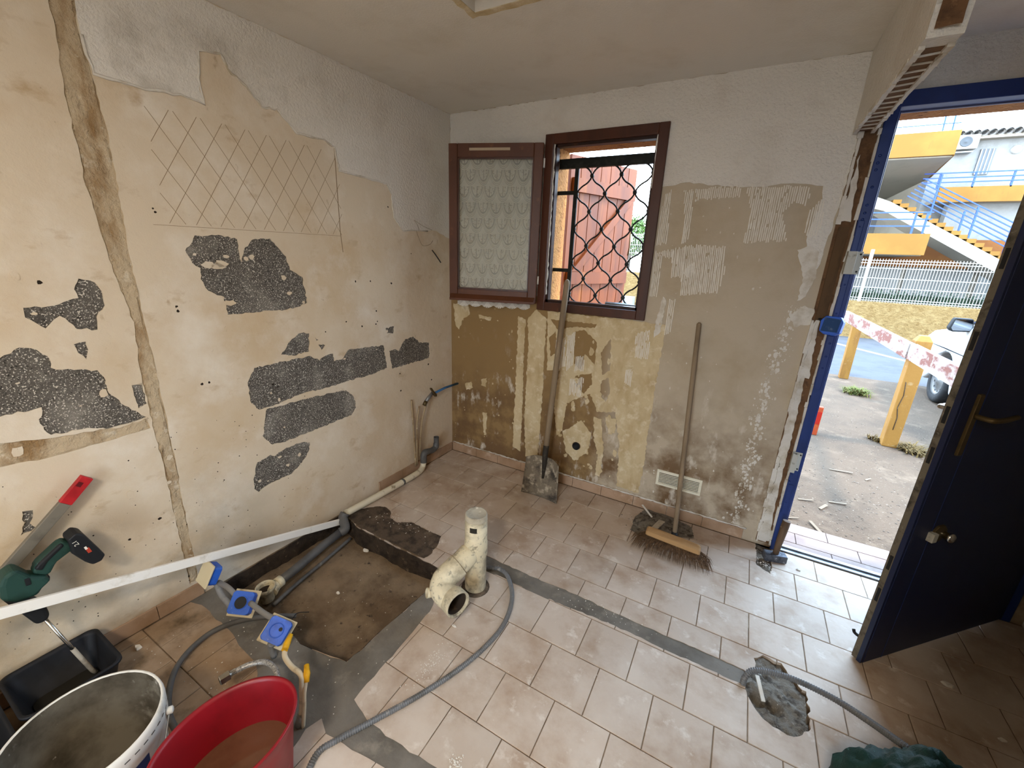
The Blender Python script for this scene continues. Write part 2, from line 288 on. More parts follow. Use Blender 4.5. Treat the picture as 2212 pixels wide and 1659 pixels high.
# tiles
cuts = [pit_j, mortar_j, trench_j, residue_j, hole_j, notch_j]
cut_obs = []
for c in cuts:
    o = MB().prism(FL, c, (), -.05, .05, back=True).build('cut', m_grout); cut_obs.append(o)
def tile_mesh(w, h, b=.0018):
    mb = MB(); x, y = w/2, h/2
    mb.add([(-x, -y, -.012), (x, -y, -.012), (x, y, -.012), (-x, y, -.012), (-x, -y, -b), (x, -y, -b), (x, y, -b), (-x, y, -b),
            (-x+b, -y+b, 0), (x-b, -y+b, 0), (x-b, y-b, 0), (-x+b, y-b, 0)],
           [(3, 2, 1, 0)] + [(i, (i+1) % 4, 4+(i+1) % 4, 4+i) for i in range(4)] + [(4+i, 4+(i+1) % 4, 8+(i+1) % 4, 8+i) for i in range(4)] + [(8, 9, 10, 11)])
    return mb
GAP = .0032
full = {}; to_cut = []
for r in range(0, 15):
    ya = -(Y0+r*S); yb = -(Y0+(r+1)*S); ya = min(ya, -.012)
    for i in range(-6, 15):
        xa = X0+(i+(.5 if r % 2 == 0 else 0))*S; xb = xa+S
        lim = wx((ya+yb)/2)+.012
        if xb < lim+.02 or xa > 3.24: continue
        whole = xa >= lim and xb <= 3.25 and r > 0
        xa2 = max(xa, lim); xb2 = min(xb, 3.25)
        cxx, cyy = (xa2+xb2)/2, (ya+yb)/2; W_, H_ = xb2-xa2-GAP, ya-yb-GAP
        smp = [(xa2+(xb2-xa2)*(a+.02)/12.04, yb+(ya-yb)*(b+.02)/12.04) for a in range(13) for b in range(13)]
        hit = [k for k, c in enumerate(cuts) if any(inside(q, c) for q in smp)]
        if hit and all(any(inside(q, c) for c in cuts) for q in smp): continue
        dirty = (cyy < -1.5 and cxx < .75) or (cyy < -1.2 and cxx < .3)
        mt = m_tile_dirty if dirty else m_tile
        if whole and not hit:
            if False:
                pass
            if dirty not in full:
                o = tile_mesh(S-GAP, S-GAP).build('tile', mt); full[dirty] = o.data
            else:
                o = bpy.data.objects.new('tile', full[dirty]); COL.objects.link(o)
        else: o = tile_mesh(W_, H_).build('tile', mt)
        o.location = (cxx, cyy, rg.uniform(-.0006, .0006)); o.rotation_euler = (rg.uniform(-.002, .002), rg.uniform(-.002, .002), rg.uniform(-.003, .003)); o.parent = floor
        if hit:
            if o.data in full.values(): o.data = o.data.copy()
            for k in hit:
                md = o.modifiers.new('cut', 'BOOLEAN'); md.operation = 'DIFFERENCE'; md.object = cut_obs[k]; md.solver = 'EXACT'
            to_cut.append(o)
dg = bpy.context.evaluated_depsgraph_get()
for o in to_cut:
    me = bpy.data.meshes.new_from_object(o.evaluated_get(dg)); o.modifiers.clear(); o.data = me
for o in to_cut:
    if len(o.data.polygons) == 0: bpy.data.objects.remove(o)
for o in cut_obs: bpy.data.objects.remove(o)

# ================================================================ LEFT WALL
ZT = HC
wl = MB().prism(LW, [(0, -.16), (4.7, -.16), (4.7, ZT), (0, ZT)], (), -.15, -.004).build('wall_left', m_concrete); struct(wl, 'stripped left wall with bare concrete patches')
holes = [
 [(2.076,1.3226),(2.0772,1.2942),(2.0409,1.2532),(2.0202,1.2777),(2.0016,1.2908),(1.9728,1.2444),(1.9226,1.2347),(1.9143,1.2771),(1.8854,1.3143),(1.8834,1.3615),(1.8973,1.3931),(1.9346,1.4064),(1.9524,1.3727),(1.9475,1.3422),(2.0105,1.3244)],
 [(2.2101,1.1653),(2.1546,1.1756),(2.1109,1.2042),(2.088,1.1974),(2.0543,1.1639),(2.057,1.1255),(2.0063,1.1065),(1.9503,1.0942),(1.9375,1.0657),(1.9368,1.0046),(1.8861,0.9264),(1.8429,0.8784),(1.9433,0.871),(2.0136,0.8959),(2.1033,0.9025),(2.1198,0.9501),(2.1038,1.0019),(2.1932,0.9985),(2.2451,1.008)],
 [(1.9891,1.1916),(1.9593,1.1981),(1.959,1.1705),(1.9704,1.1366),(1.9856,1.1639)],
 [(2.2172,0.6705),(2.1959,0.6637),(2.2091,0.621),(2.2013,0.5979),(2.2375,0.5897),(2.222,0.6288)],
 [(1.87,1.0193),(1.8365,1.0218),(1.838,0.9363),(1.8681,0.9265)],
 [(1.5733,1.5605),(1.4879,1.5686),(1.4172,1.5541),(1.4175,1.5036),(1.4125,1.4618),(1.3974,1.5117),(1.3561,1.557),(1.2762,1.5647),(1.2379,1.516),(1.2106,1.4878),(1.2004,1.4267),(1.141,1.391),(1.1314,1.2668),(1.1949,1.2492),(1.2519,1.243),(1.3033,1.2433),(1.4059,1.2445),(1.5037,1.2439),(1.5065,1.3184),(1.5627,1.3482),(1.5817,1.3948),(1.5745,1.4379),(1.6001,1.4574),(1.6159,1.5023)],
 [(1.2984,1.0306),(1.2333,1.0984),(1.1841,1.1216),(1.1397,1.1131),(1.1511,1.0182),(1.2344,1.0141)],
 [(1.1112,1.0897),(1.055,1.0364),(1.0824,1.0134)],
 [(1.4306,0.9914),(1.2845,0.9954),(1.1485,0.9956),(1.099,0.9636),(1.0467,0.9842),(1.0126,0.9831),(1.0112,0.9411),(0.9576,0.9412),(0.9163,0.987),(0.8005,0.9835),(0.6569,0.971),(0.6374,0.8215),(0.788,0.8074),(0.9432,0.8073),(1.0523,0.8019),(1.2127,0.8077),(1.3661,0.7847),(1.4369,0.7872),(1.4693,0.8411),(1.4683,0.9311)],
 [(0.6147,0.9284),(0.5718,0.9329),(0.5332,0.914),(0.4804,0.9789),(0.3994,0.9916),(0.34,0.9382),(0.2478,0.9236),(0.2409,0.8423),(0.2515,0.8139),(0.5957,0.8065)],
 [(1.403,0.7791),(1.2745,0.7772),(1.1535,0.7734),(0.9513,0.7564),(0.899,0.6994),(0.8921,0.6302),(0.9285,0.5945),(1.0632,0.5903),(1.219,0.5848),(1.3489,0.5811),(1.4022,0.5893),(1.4389,0.6508),(1.4209,0.7151)],
 [(1.483,0.5273),(1.4182,0.5399),(1.3969,0.5257),(1.334,0.5466),(1.2556,0.5448),(1.2046,0.5249),(1.2158,0.4768),(1.2593,0.4288),(1.3243,0.3893),(1.4036,0.3893),(1.4584,0.3845),(1.4968,0.3699),(1.517,0.3985),(1.508,0.4605)],
 [(0.6346,1.0746),(0.5625,1.0771),(0.573,1.0345),(0.6221,1.0413)],
]
gl = [(1.8414,2.1963),(1.8389,2.1301),(1.8495,2.0216),(1.8562,1.9099),(1.8543,1.7948),(1.8592,1.6998),(1.8508,1.5879),(1.8468,1.469),(1.8301,1.3425),(1.8207,1.2248),(1.8355,1.087),(1.8341,0.9579),(1.8382,0.8239),(1.8339,0.6797),(1.8365,0.4864),(1.8393,0.2797),(1.8423,0.0788)]
gr_ = [(1.7806,2.2223),(1.785,2.1393),(1.7797,2.0445),(1.7749,1.9574),(1.7726,1.852),(1.7768,1.726),(1.7825,1.5933),(1.788,1.4696),(1.7886,1.3399),(1.7891,1.2032),(1.7869,1.0584),(1.7895,0.9453),(1.7911,0.8069),(1.7929,0.6616),(1.7983,0.488),(1.8045,0.2807),(1.8057,0.0811)]
groove = [(gl[0][0], ZT-.02)] + gl + list(reversed(gr_)) + [(gr_[0][0], ZT-.02)]
hgroove = [(2.2648,0.9199),(2.2116,0.9143),(2.1158,0.8937),(2.0046,0.8802),(1.9021,0.8773),(1.8473,0.8856),(1.8461,0.8366),(1.951,0.831),(2.108,0.8271),(2.2283,0.8377),(2.2819,0.8431)]
rl = random.Random(11)
hj = [jag(h, .004, .012, rl) for h in holes]
rest = [jag(h, .003, .02, rl) for h in (groove, hgroove)]
MB().prism(LW, [(0, -.16), (4.7, -.16), (4.7, ZT), (0, ZT)], hj+rest, -.004, 0.0).build('plaster_layer', m_plaster, wl)
g = MB(); g.prism(LW, [(p[0], p[1]) for p in rest[0]], (), -.0039, -.0032); g.prism(LW, [(p[0], p[1]) for p in rest[1]], (), -.0039, -.0032); relief(g, LW, groove, -.001, .006, .008, 18, 2); relief(g, LW, hgroove, -.001, .006, .008, 18, 4); g.build('mortar_scar', m_scar, wl)
paint = [[(1.7806,2.2223)][0]] + [(1.785,2.1393),(1.7712,2.0323),(1.6471,2.0343),(1.5371,2.0457),(1.4641,2.0367),(1.4691,2.1174),(1.451,2.2075),(1.3775,2.2291),(1.3568,2.1834),(1.2967,2.1477),(1.2409,2.0865),(1.1705,2.0951),(1.0946,2.0241),(0.9529,2.0272),(0.8985,2.0088),(0.88,1.9045),(0.7156,1.8982),(0.5699,1.8898),(0.5385,1.8408),(0.5287,1.717),(0.4584,1.6498),(0.164,1.6684)] + [(.004, 1.62), (.004, ZT), ([(1.7915,2.2176)][0][0], ZT)]
MB().prism(LW, jag(paint, .005, .018, rl), (), 0, .0022).build('paint_layer', m_paint, wl)
sg = MB()
def strip(mb, fr, a, b, w, d0, d1):
    L = math.hypot(b[0]-a[0], b[1]-a[1]); nx, ny = -(b[1]-a[1])/L*w/2, (b[0]-a[0])/L*w/2
    mb.prism(fr, [(a[0]+nx, a[1]+ny), (b[0]+nx, b[1]+ny), (b[0]-nx, b[1]-ny), (a[0]-nx, a[1]-ny)], (), d0, d1)
# scored diamond key in the plaster
dz = [(1.7786,1.9947),(0.8908,2.0063),(0.905,1.6056),(1.765,1.5717)]
s0, s1 = .885, 1.66; zt, zb = 1.985, 1.60
for k in range(-4, 14):
    for sg_ in (1, -1):
        x = s1-k*.0875 if sg_ == 1 else s0+k*.0875
        pts = []
        for q in range(0, 61):
            z = zt-(zt-zb)*q/60; xx = x - sg_*(zt-z)*.62
            top = 1.985-.05*max(0, (1.55-xx)) if xx < 1.75 else 1.9
            if s0 < xx < s1 and z < 2.0: pts.append((xx, z))
        if len(pts) > 4:
            a, b = pts[0], pts[-1]
            if rl.random() < .9: strip(sg, LW, a, b, .0016, -.002, .0005)
e1 = [(0.8989,2.0046),(0.9022,1.7944),(0.9038,1.6171),(0.8972,1.5136)]
for a, b in zip(e1, e1[1:]): strip(sg, LW, a, b, .004, -.002, .0006)
strip(sg, LW, (.9, 1.595), (1.7, 1.592), .0015, -.002, .0005)
sg.build('scored_lines', m_line, wl)
# screw holes and nail marks
dots = MB()
for q in [(1.646,0.9667),(1.6196,0.9684),(1.681,1.2941),(1.6795,1.276),(0.5689,1.9043),(0.5668,1.8855),(0.5678,1.7709),(0.2229,1.9161),(0.2257,1.8345),(0.2237,1.7686),(0.1933,1.8931),(0.3945,1.5168),(0.8313,1.3608),(0.7286,1.36),(0.5718,1.3413),(0.696,1.1243),(0.6983,1.1852),(0.913,1.1464),(0.7077,1.1091),(0.8095,1.1078),(0.2626,0.7686),(0.5342,0.7616),(0.2324,0.6478),(0.533,0.6425),(1.0471,1.1077),(1.3557,0.894),(1.3355,0.8747),(-0.0265,1.1759),(1.7277,2.0424),(1.6947,2.2253),(2.0258,1.3976),(1.9894,0.4134),(1.8862,0.448),(1.839,0.1194),(1.6915,1.6474),(1.6869,1.6354)]:
    dots.prism(LW, blob(q[0], q[1], rl.uniform(.004, .008), 7, rng=rl), (), -.002, .0005)
for _ in range(150):
    q = (rl.uniform(1.2, 2.4), rl.uniform(.05, .8)); dots.prism(LW, blob(q[0], q[1], rl.uniform(.0012, .0032), 6, rng=rl), (), -.002, .0005)
dots.build('screw_holes', mat('dark_hole', '#2c241d', rough=1), wl)
fl = MB()      # flakes and trowel ridges left on the plaster
for _ in range(160):
    s_, z_ = rl.uniform(.1, 2.6), rl.uniform(.1, 1.5)
    fl.prism(LW, blob(s_, z_, rl.uniform(.004, .016), 8, rl.uniform(.4, 1.4), rl), (), 0, rl.uniform(.0008, .002))
for q in [(1.4853,1.2916),(1.5111,1.4448),(1.541,1.4504),(1.4957,1.454),(1.0883,1.0568)]:
    fl.prism(LW, blob(q[0], q[1], .03, 12, .5, rl), (), -.003, .0005)
fl.build('plaster_flakes', m_plaster, wl)
ed = MB()      # broken edge ridge of the paint layer
pq = paint[1:-3]; pe = [LW(a[0]+(b[0]-a[0])*k/4+rl.uniform(-.004, .004), a[1]+(b[1]-a[1])*k/4+rl.uniform(-.004, .004), .002) for a, b in zip(pq, pq[1:]) for k in range(4)]
ed.tube(pe, [rl.uniform(.002, .006) for _ in pe], 5); ed.build('broken_edge', m_whiteplaster, wl)

# ================================================================ BACK WALL
WIN = (.735, 1.36, 1.235, 2.165); DX0, DX1, DZ = 2.285, 3.17, 2.186
def notchpoly(x0, x1, z1): return [(x0, -.16), (DX0, -.16), (DX0, DZ), (DX1, DZ), (DX1, -.16), (x1, -.16), (x1, z1), (x0, z1)]
wh = [(WIN[0], WIN[2]), (WIN[1], WIN[2]), (WIN[1], WIN[3]), (WIN[0], WIN[3])]
hx, hz = [(1.0496,0.3105)][0]
pipe_h = [(hx+.026*math.cos(t*math.pi/9), hz+.026*math.sin(t*math.pi/9)) for t in range(18)]
wb = MB().prism(BW, notchpoly(-.1, 3.5, 2.75), [wh, pipe_h], -.28, -.012, back=True).build('wall_back', m_facade); struct(wb, 'stripped back wall with the window and the doorway')
MB().prism(BW, notchpoly(0, 3.25, HC), [wh, pipe_h], -.012, 0).build('plaster_layer', m_back, wb)
rb = random.Random(21)
crepi = [(-0.016,2.3881)] + [(2.172, HC), (2.172, 1.9)] + [(2.1708,1.8833),(2.1612,1.7303),(2.1528,1.5688),(2.1322,1.4708),(2.0952,1.5243),(2.0763,1.6492),(2.0825,1.7304),(2.0984,1.8286),(2.0901,1.8826),(2.0216,1.8929),(1.9481,1.8997),(1.8374,1.888),(1.6751,1.8982),(1.5211,1.9213),(1.3866,1.9046)] + [(1.33, 1.9), (1.33, 2.17), (.76, 2.17), (.76, 1.3)] + [(0.6919,1.2829),(0.4859,1.242),(0.2231,1.2457),(0,1.2114)]
crepi[0] = (.002, HC)
MB().prism(BW, jag(crepi, .004, .02, rb), (), 0, .003).build('paint_layer', m_crepi, wb)
MB().prism(BW, [(DX0-.08, DZ+.03), (3.25, DZ+.03), (3.25, HC), (DX0-.08, HC)], (), 0, .0031).build('paint_layer', m_crepi, wb)
gp = MB()
for poly, hs in [
 ([(0.6328,1.1263),(0.697,1.1998),(0.7743,1.1413),(0.7689,0.9246),(0.7758,0.6658),(0.771,0.3541),(0.765,0.0961),(0.6685,0.1247),(0.6448,0.4309),(0.6449,0.7754),(0.6484,0.9713)], []),
 ([(0.7739,1.1952),(1.3887,1.1932),(1.5128,1.1883),(1.5044,0.9765),(1.4988,0.6274),(1.5039,0.3147),(1.4917,0.0936),(1.3515,0.0984),(1.3352,0.3977),(1.2869,0.6101),(1.1683,0.5836),(1.1101,0.6988),(0.9578,0.603),(0.9408,0.3965),(0.9028,0.352),(0.8589,0.6156),(0.8908,0.8169),(0.7978,0.8012)],
  [[(0.9742,1.0864),(1.0309,1.1049),(1.122,1.0348),(1.1215,0.8922),(1.0516,0.9507),(1.0401,0.8421),(0.983,0.8791)], [(1.2059,1.0689),(1.2219,0.8728),(1.1786,0.8353),(1.152,0.9745)], [(0.9998,0.7978),(1.1089,0.8354),(1.1162,0.7626),(1.07,0.6908),(0.9984,0.7406)], [(1.1765,0.7984),(1.2184,0.8242),(1.2377,0.7303),(1.218,0.6642),(1.1751,0.6961)], [(0.8004,1.1441),(1.1103,1.1486),(1.098,1.1244),(0.9624,1.1145),(0.8538,1.084)], [(0.7959,1.022),(0.8383,1.0731),(0.8682,0.9391),(0.8179,0.9003)]]),
 ([(0.9408,0.3965),(0.9893,0.4256),(1.0652,0.5011),(1.1429,0.4302),(1.1338,0.2921),(1.0428,0.1961),(0.9768,0.2484)], [[(hx+.03*math.cos(t*math.pi/7), hz+.03*math.sin(t*math.pi/7)) for t in range(14)]]),
 ([(0.5619,1.1406),(0.619,1.1248),(0.6165,0.9025),(0.6213,0.6702),(0.6262,0.4267),(0.6247,0.1501),(0.5611,0.1705),(0.5612,0.5192),(0.5636,0.7953)], []),
 ([(0.0208,1.1798),(0.1523,1.1814),(0.1649,1.1099),(0.1038,1.0701),(0.0705,0.9913),(0.0368,1.0287)], []),
 ([(1.1502,0.5472),(1.2034,0.5433),(1.2377,0.3379),(1.2311,0.1296),(1.198,0.1368),(1.2043,0.2948),(1.1664,0.386)], []),
 ([(1.2257,0.5646),(1.2979,0.5654),(1.2969,0.4691),(1.2596,0.4498)], []),
 ([(0.2407,1.1176),(0.3495,1.1092),(0.3424,1.0889),(0.249,1.0921)], []), ([(0.29,0.3871),(0.3274,0.388),(0.3231,0.2038),(0.3063,0.1995)], []),
 ([(0.2728,0.6413),(0.3212,0.6642),(0.3147,0.5914),(0.2736,0.5981)], []), ([(0.1263,0.5852),(0.1816,0.6102),(0.199,0.562),(0.1395,0.5357)], []),
]:
    gp.prism(BW, jag(poly, .005, .014, rb), [jag(h, .004, .012, rb) for h in hs], 0, .003)
for _ in range(90):
    x, z = rb.uniform(.86, 1.5), rb.uniform(.15, 1.2); gp.prism(BW, blob(x, z, rb.uniform(.004, .02), 9, rb.uniform(.7, 2.0), rb), (), 0, rb.uniform(.0032, .005))
for _ in range(26):
    x, z = rb.uniform(.03, .62), rb.uniform(.12, 1.2); gp.prism(BW, blob(x, z, rb.uniform(.002, .008), 8, rb.uniform(.5, 2.0), rb), (), 0, rb.uniform(.0012, .003))
gp.build('tile_glue', m_glue, wb)
def comb(mb, poly, pitch, wd, hgt, rng, gap=.06, lean=0.0):
    xs = [p[0] for p in poly]; x = min(xs)
    while x < max(xs):
        zs = []
        for i in range(len(poly)):
            a, b = poly[i], poly[(i+1) % len(poly)]
            if (a[0] <= x) != (b[0] <= x): zs.append(a[1]+(b[1]-a[1])*(x-a[0])/(b[0]-a[0]))
        zs.sort()
        for z0, z1 in zip(zs[::2], zs[1::2]):
            z = z0+rng.uniform(-.008, .008)
            while z < z1:
                e = min(z1+rng.uniform(-.006, .008), z+rng.uniform(.05, .22))
                if e-z > .008:
                    j = rng.uniform(-.001, .001); q = lambda zz: x+j+lean*(zz-z0)
                    l = jag([(q(z)-wd/2, z), (q(z)+wd/2, z), (q(e)+wd/2, e), (q(e)-wd/2, e)], .0012, .02, rng); mb.prism(BW, l, (), 0, hgt*rng.uniform(.7, 1.2))
                z = e+(rng.uniform(.004, .02) if rng.random() < gap*6 else .001)
        x += pitch
cb = MB()
for poly, ln in [([(1.4043,1.5696),(1.5912,1.6174),(1.7503,1.6099),(1.7592,1.4851),(1.7413,1.3852),(1.5608,1.3617),(1.5523,1.4498),(1.5,1.4468),(1.4907,1.5437),(1.4447,1.5613)], -.05),
             ([(1.4052,1.8727),(1.4406,1.885),(1.4503,1.6237),(1.3935,1.6129)], 0), ([(1.5009,1.8786),(1.5488,1.8857),(1.5562,1.7536),(1.5558,1.6398),(1.5264,1.6206),(1.52,1.7538)], 0),
             ([(1.5481,1.89),(1.7581,1.891),(1.7664,1.8452),(1.5667,1.8418)], 0), ([(1.7822,1.8901),(2.0411,1.8844),(2.0491,1.8298),(2.0324,1.7987),(1.9864,1.8194),(1.9553,1.7716),(1.9989,1.6478),(1.8841,1.6414),(1.8166,1.6358),(1.8198,1.794)], 0),
             ([(2.0541,1.7805),(2.1053,1.8284),(2.1188,1.7502),(2.1136,1.6601),(2.0639,1.6736)], 0), ([(1.3919,1.5887),(1.4399,1.5611),(1.4408,1.3423),(1.4005,1.3391)], 0),
             ([(1.5017,1.3344),(1.5414,1.3301),(1.5392,1.144),(1.5103,1.1351)], 0), ([(1.3447,1.1201),(1.4293,1.144),(1.4381,0.9801),(1.3627,0.977)], 0), ([(0.8429,1.0127),(0.9122,1.0369),(0.9272,0.8545),(0.8744,0.8142)], 0),
             ([(0.9952,0.921),(1.047,0.9349),(1.0555,0.8447),(0.9871,0.8332)], 0), ([(1.3123,0.8881),(1.3618,0.8964),(1.3633,0.7939),(1.3227,0.8012)], 0), ([(0.9205,1.053),(0.9778,1.081),(0.9781,0.8628),(0.9362,0.8246)], 0), ([(0.9606,0.7655),(1.0598,0.799),(1.0499,0.6676),(0.9692,0.6643)], 0)]:
    comb(cb, poly, .0088, .0050, .0045, rb, lean=ln)
cb.build('combed_glue', m_glue_w, wb)
wf = MB()
for poly in [[(2.0484,1.607),(2.0951,1.629),(2.1373,1.5992),(2.1475,1.4846),(2.1256,1.3965),(2.0968,1.3721),(2.0985,1.4817),(2.0724,1.5446)], [(2.0783,1.3027),(2.131,1.3528),(2.1749,1.3391),(2.1752,1.2676),(2.1091,1.2464)], [(1.5838,1.5188),(1.6044,1.5339),(1.6179,1.4776),(1.5849,1.4517),(1.558,1.4744)],
             [(1.4705,1.3446),(1.4937,1.321),(1.482,1.137),(1.4527,1.1063),(1.4535,1.2135)]]:
    wf.prism(BW, jag(poly, .004, .012, rb), (), 0, .0035)
for k in range(520):       # salt and filler flakes down the edge beside the doorway
    t = rb.random(); cxw = 2.10-.02*math.sin(t*5)-.07*t; z = 1.35-t*1.27
    wf.prism(BW, blob(cxw+rb.gauss(0, .018)+.035*math.sin(z*40)*.3, z, .0018+.008*rb.random()**3, 9, rb.uniform(.6, 2.2), rb), (), 0, rb.uniform(.001, .0034))
for k in range(60):
    wf.prism(BW, blob(rb.uniform(1.45, 2.0), rb.uniform(.1, 1.9), rb.uniform(.002, .006), 7, rb.uniform(.5, 2), rb), (), 0, .002)
wf.build('white_filler', m_whiteplaster, wb)
st = MB().prism(BW, jag([(2.1906,1.2917),(2.2068,1.2935),(2.2044,1.0387),(2.216,0.7143),(2.2154,0.4694),(2.223,0.2102),(2.2385,0.0381),(2.1964,0.03),(2.1754,0.2826),(2.1745,0.5131),(2.176,0.7701),(2.1771,1.0582),(2.1776,1.2565)], .003, .02, rb), (), 0, .006)
st.build('plaster_corner_strip', m_whiteplaster, wb)
# the torn-off partition: scar in the back wall and the piece left hanging under the ceiling
sx0, sx1 = 2.172, 2.246
scar = MB().prism(BW, [(sx0, .02), (sx1, .02), (sx1, 2.1), (sx0, 2.1)], (), -.006, .002); scar.build('scar_core', m_brick, wb)
lip = MB()
for xc, w_ in ((sx0+.006, .014), (sx1-.004, .012)):
    z = .02
    while z < 2.09:
        e = min(2.095, z+rb.uniform(.02, .07)); 
        if not (1.28 < (z+e)/2 < 1.72 and xc < 2.2) and not (.55 < (z+e)/2 < .85 and xc < 2.2):
            ww = w_*rb.uniform(.5, 1.5); lip.prism(BW, [(xc-ww/2+rb.uniform(-.002, .002), z), (xc+ww/2, z), (xc+ww/2+rb.uniform(-.003, .003), e), (xc-ww/2, e)], (), 0, rb.uniform(.008, .02))
        z = e
for z0, z1 in ((1.73, 2.0), (1.0, 1.28), (.03, .55)):
    lip.prism(BW, jag([(sx0+.008, z0), (sx0+.05, z0), (sx0+.04, (z0+z1)/2), (sx0+.022, z1)], .005, .02, rb), (), 0, .013)
lip.build('torn_plaster_edge', m_whiteplaster, wb)
MB().box(2.185, 2.225, -.012, 0, 1.29, 1.71).build('old_wood_plug', mat('old_wood', '#5c4630', [('#3f2f20', 20, .5, .7, 5, (1, 1, .2))], rough=.9), wb)

PX0, PX1, PY, PZ = 2.150, 2.222, -.90, 2.092
hd = MB().prism(lambda y, z, d: Vector((d, y, z)), jag([(-.0, PZ), (-.80, PZ), (PY+.01, PZ-.005), (PY, PZ+.06), (PY+.02, PZ+.14), (PY-.01, PZ+.2), (PY+.01, HC), (0, HC)], .004, .03, rb), (), PX0, PX1, back=True).build('wall_partition', m_crepi); struct(hd, 'cut-off stub of the partition hanging below the ceiling')
ub = MB(); ub.box(PX0+.012, PX1-.012, -.82, -.01, PZ-.004, PZ+.02); ub.build('brick_core', m_brick, hd)
ub = MB()
for k in range(14):
    y = -.06-k*.055; ub.bar((PX0+.006, y+rb.uniform(-.004, .004), PZ-.005), (PX1-.006, y-.012+rb.uniform(-.006, .006), PZ-.005), .005, .006)
for xx in (PX0+.006, PX1-.006):
    y = -.01
    while y > -.82: e = y-rb.uniform(.02, .06); ub.bar((xx+rb.uniform(-.002, .002), y, PZ-.006), (xx+rb.uniform(-.002, .002), e, PZ-.006), rb.uniform(.009, .016), rb.uniform(.008, .016)); y = e
ub.build('plaster_joints', m_whiteplaster, hd)
en = MB(); relief(en, lambda z, x, d: Vector((x, PY-.004-d, z)), [(PZ+.01, PX0+.010), (HC, PX0+.010), (HC, PX1-.012), (PZ+.01, PX1-.012)], 0, .012, .008, 14, 6); en.build('broken_end', m_brick, hd)

# ================================================================ CEILING, HALL AND THE REST OF THE ROOM
cq = [(.815, -.917), (1.17, -.917), (1.17, -1.27), (.815, -1.27)]
ce = MB().prism(CE, [(-.4, .0), (3.3, .0), (3.3, -4.7), (-.4, -4.7)], [cq], -.2, 0).build('ceiling', m_ceiling); struct(ce, 'plain painted ceiling with an open square patch')
MB().prism(CE, [(.79, -.892), (1.195, -.892), (1.195, -1.295), (.79, -1.295)], (), -.06, -.05).build('ceiling_recess', mat('bare_ceiling_slab', '#8a7c68', [('#6b5836', 9, .5, .7), ('#b3a892', 14, .6, .75)], rough=.95), ce)
MB().prism(CE, jag([(.788, -.89), (1.195, -.89), (1.195, -1.297), (.788, -1.297)], .006, .03, rb), [cq], 0, .003).build('patch_edge', m_glue, ce)
wr = MB().box(3.25, 3.4, -4.7, 0, -.16, HC).build('wall_right', m_crepi); struct(wr, 'hall wall behind the blue door')
wk = MB().prism(lambda x, z, d: Vector((x, -4.85+d, z)), [(-.5, -.16), (3.4, -.16), (3.4, HC), (-.5, HC)], [[(1.46, .1), (2.2, .1), (2.2, 2.2), (1.46, 2.2)]], 0, .15, back=True).build('wall_rear', m_crepi); struct(wk)  # opening added out of view to let in fill light from behind
wp = MB().box(2.23, 2.30, -4.7, -1.95, -.16, HC).build('wall_light_stop', m_crepi); struct(wp, 'unseen wall added to keep fill light out of the hall')  # added out of view to block light that would reach the hall
# skirting
sk = struct(empty('baseboard_back', Vector((0, 0, 0))), 'brown tile skirting under the window wall')
x = .012; k = 0
for x1 in [.243, .437, .64, .845, 1.05, 1.255, 1.47, 1.68, 1.885, 2.105]:
    o = MB().box(x, x1-.002, -.0105, -.0015, .001, .068).build('skirting_tile', m_skirt, sk, bev=.0015); x = x1
tb = MB()
pt = [Vector((xx, -.005+rb.uniform(-.002, .002), .07+rb.uniform(0, .006))) for xx in [i*.015 for i in range(1, 142)]]
tb.tube(pt, [rb.uniform(.003, .008) for _ in pt], 5); tb.build('broken_plaster_line', m_whiteplaster, sk)
sk = struct(empty('baseboard_left', Vector((0, 0, 0))), 'brown tile skirting along the stripped wall')
ss = [.012, .16, .36, .56, .77]
for a, b in list(zip(ss, ss[1:]))+[(1.80, 1.97), (1.97, 2.16), (2.16, 2.37), (2.37, 2.58), (2.58, 2.8)]:
    MB().prism(LW, [(a, .001), (b-.002, .001), (b-.002, .066), (a, .066)], (), .001, .0105).build('skirting_tile', m_skirt, sk, bev=.0015)
sk = struct(empty('baseboard_right', Vector((0, 0, 0))), 'brown tile skirting in the hall')
for a in range(6): MB().box(3.238, 3.2485, -.06-a*.205-.2, -.06-a*.205, .001, .068).build('skirting_tile', m_skirt, sk, bev=.0015)
# unseen fill lamp added behind the camera, built as a ceiling light
lt = thing('fill_lamp', 'added round opal fill lamp behind the camera, out of view', 'lamp', (1.75, -3.3, HC))
MB().lathe([(0, HC-.001), (.19, HC-.001), (.19, HC-.03), (.17, HC-.035)], 28, Matrix.Translation((1.75, -3.3, 0))).build('lamp_base', m_ceiling, lt)
MB().lathe([(.17, HC-.036), (.16, HC-.06), (.11, HC-.085), (0, HC-.095)], 28, Matrix.Translation((1.75, -3.3, 0))).build('lamp_shade', mat('opal_glass', '#ffffff', emit=('#ffdcae', 2.0)), lt)
ld = bpy.data.lights.new('fill_light', 'AREA'); ld.shape = 'DISK'; ld.size = .34; ld.energy = 27; ld.color = (1.0, .87, .70)
lo = bpy.data.objects.new('fill_light', ld); COL.objects.link(lo); lo.location = (1.75, -3.3, HC-.10); par(lo, lt)

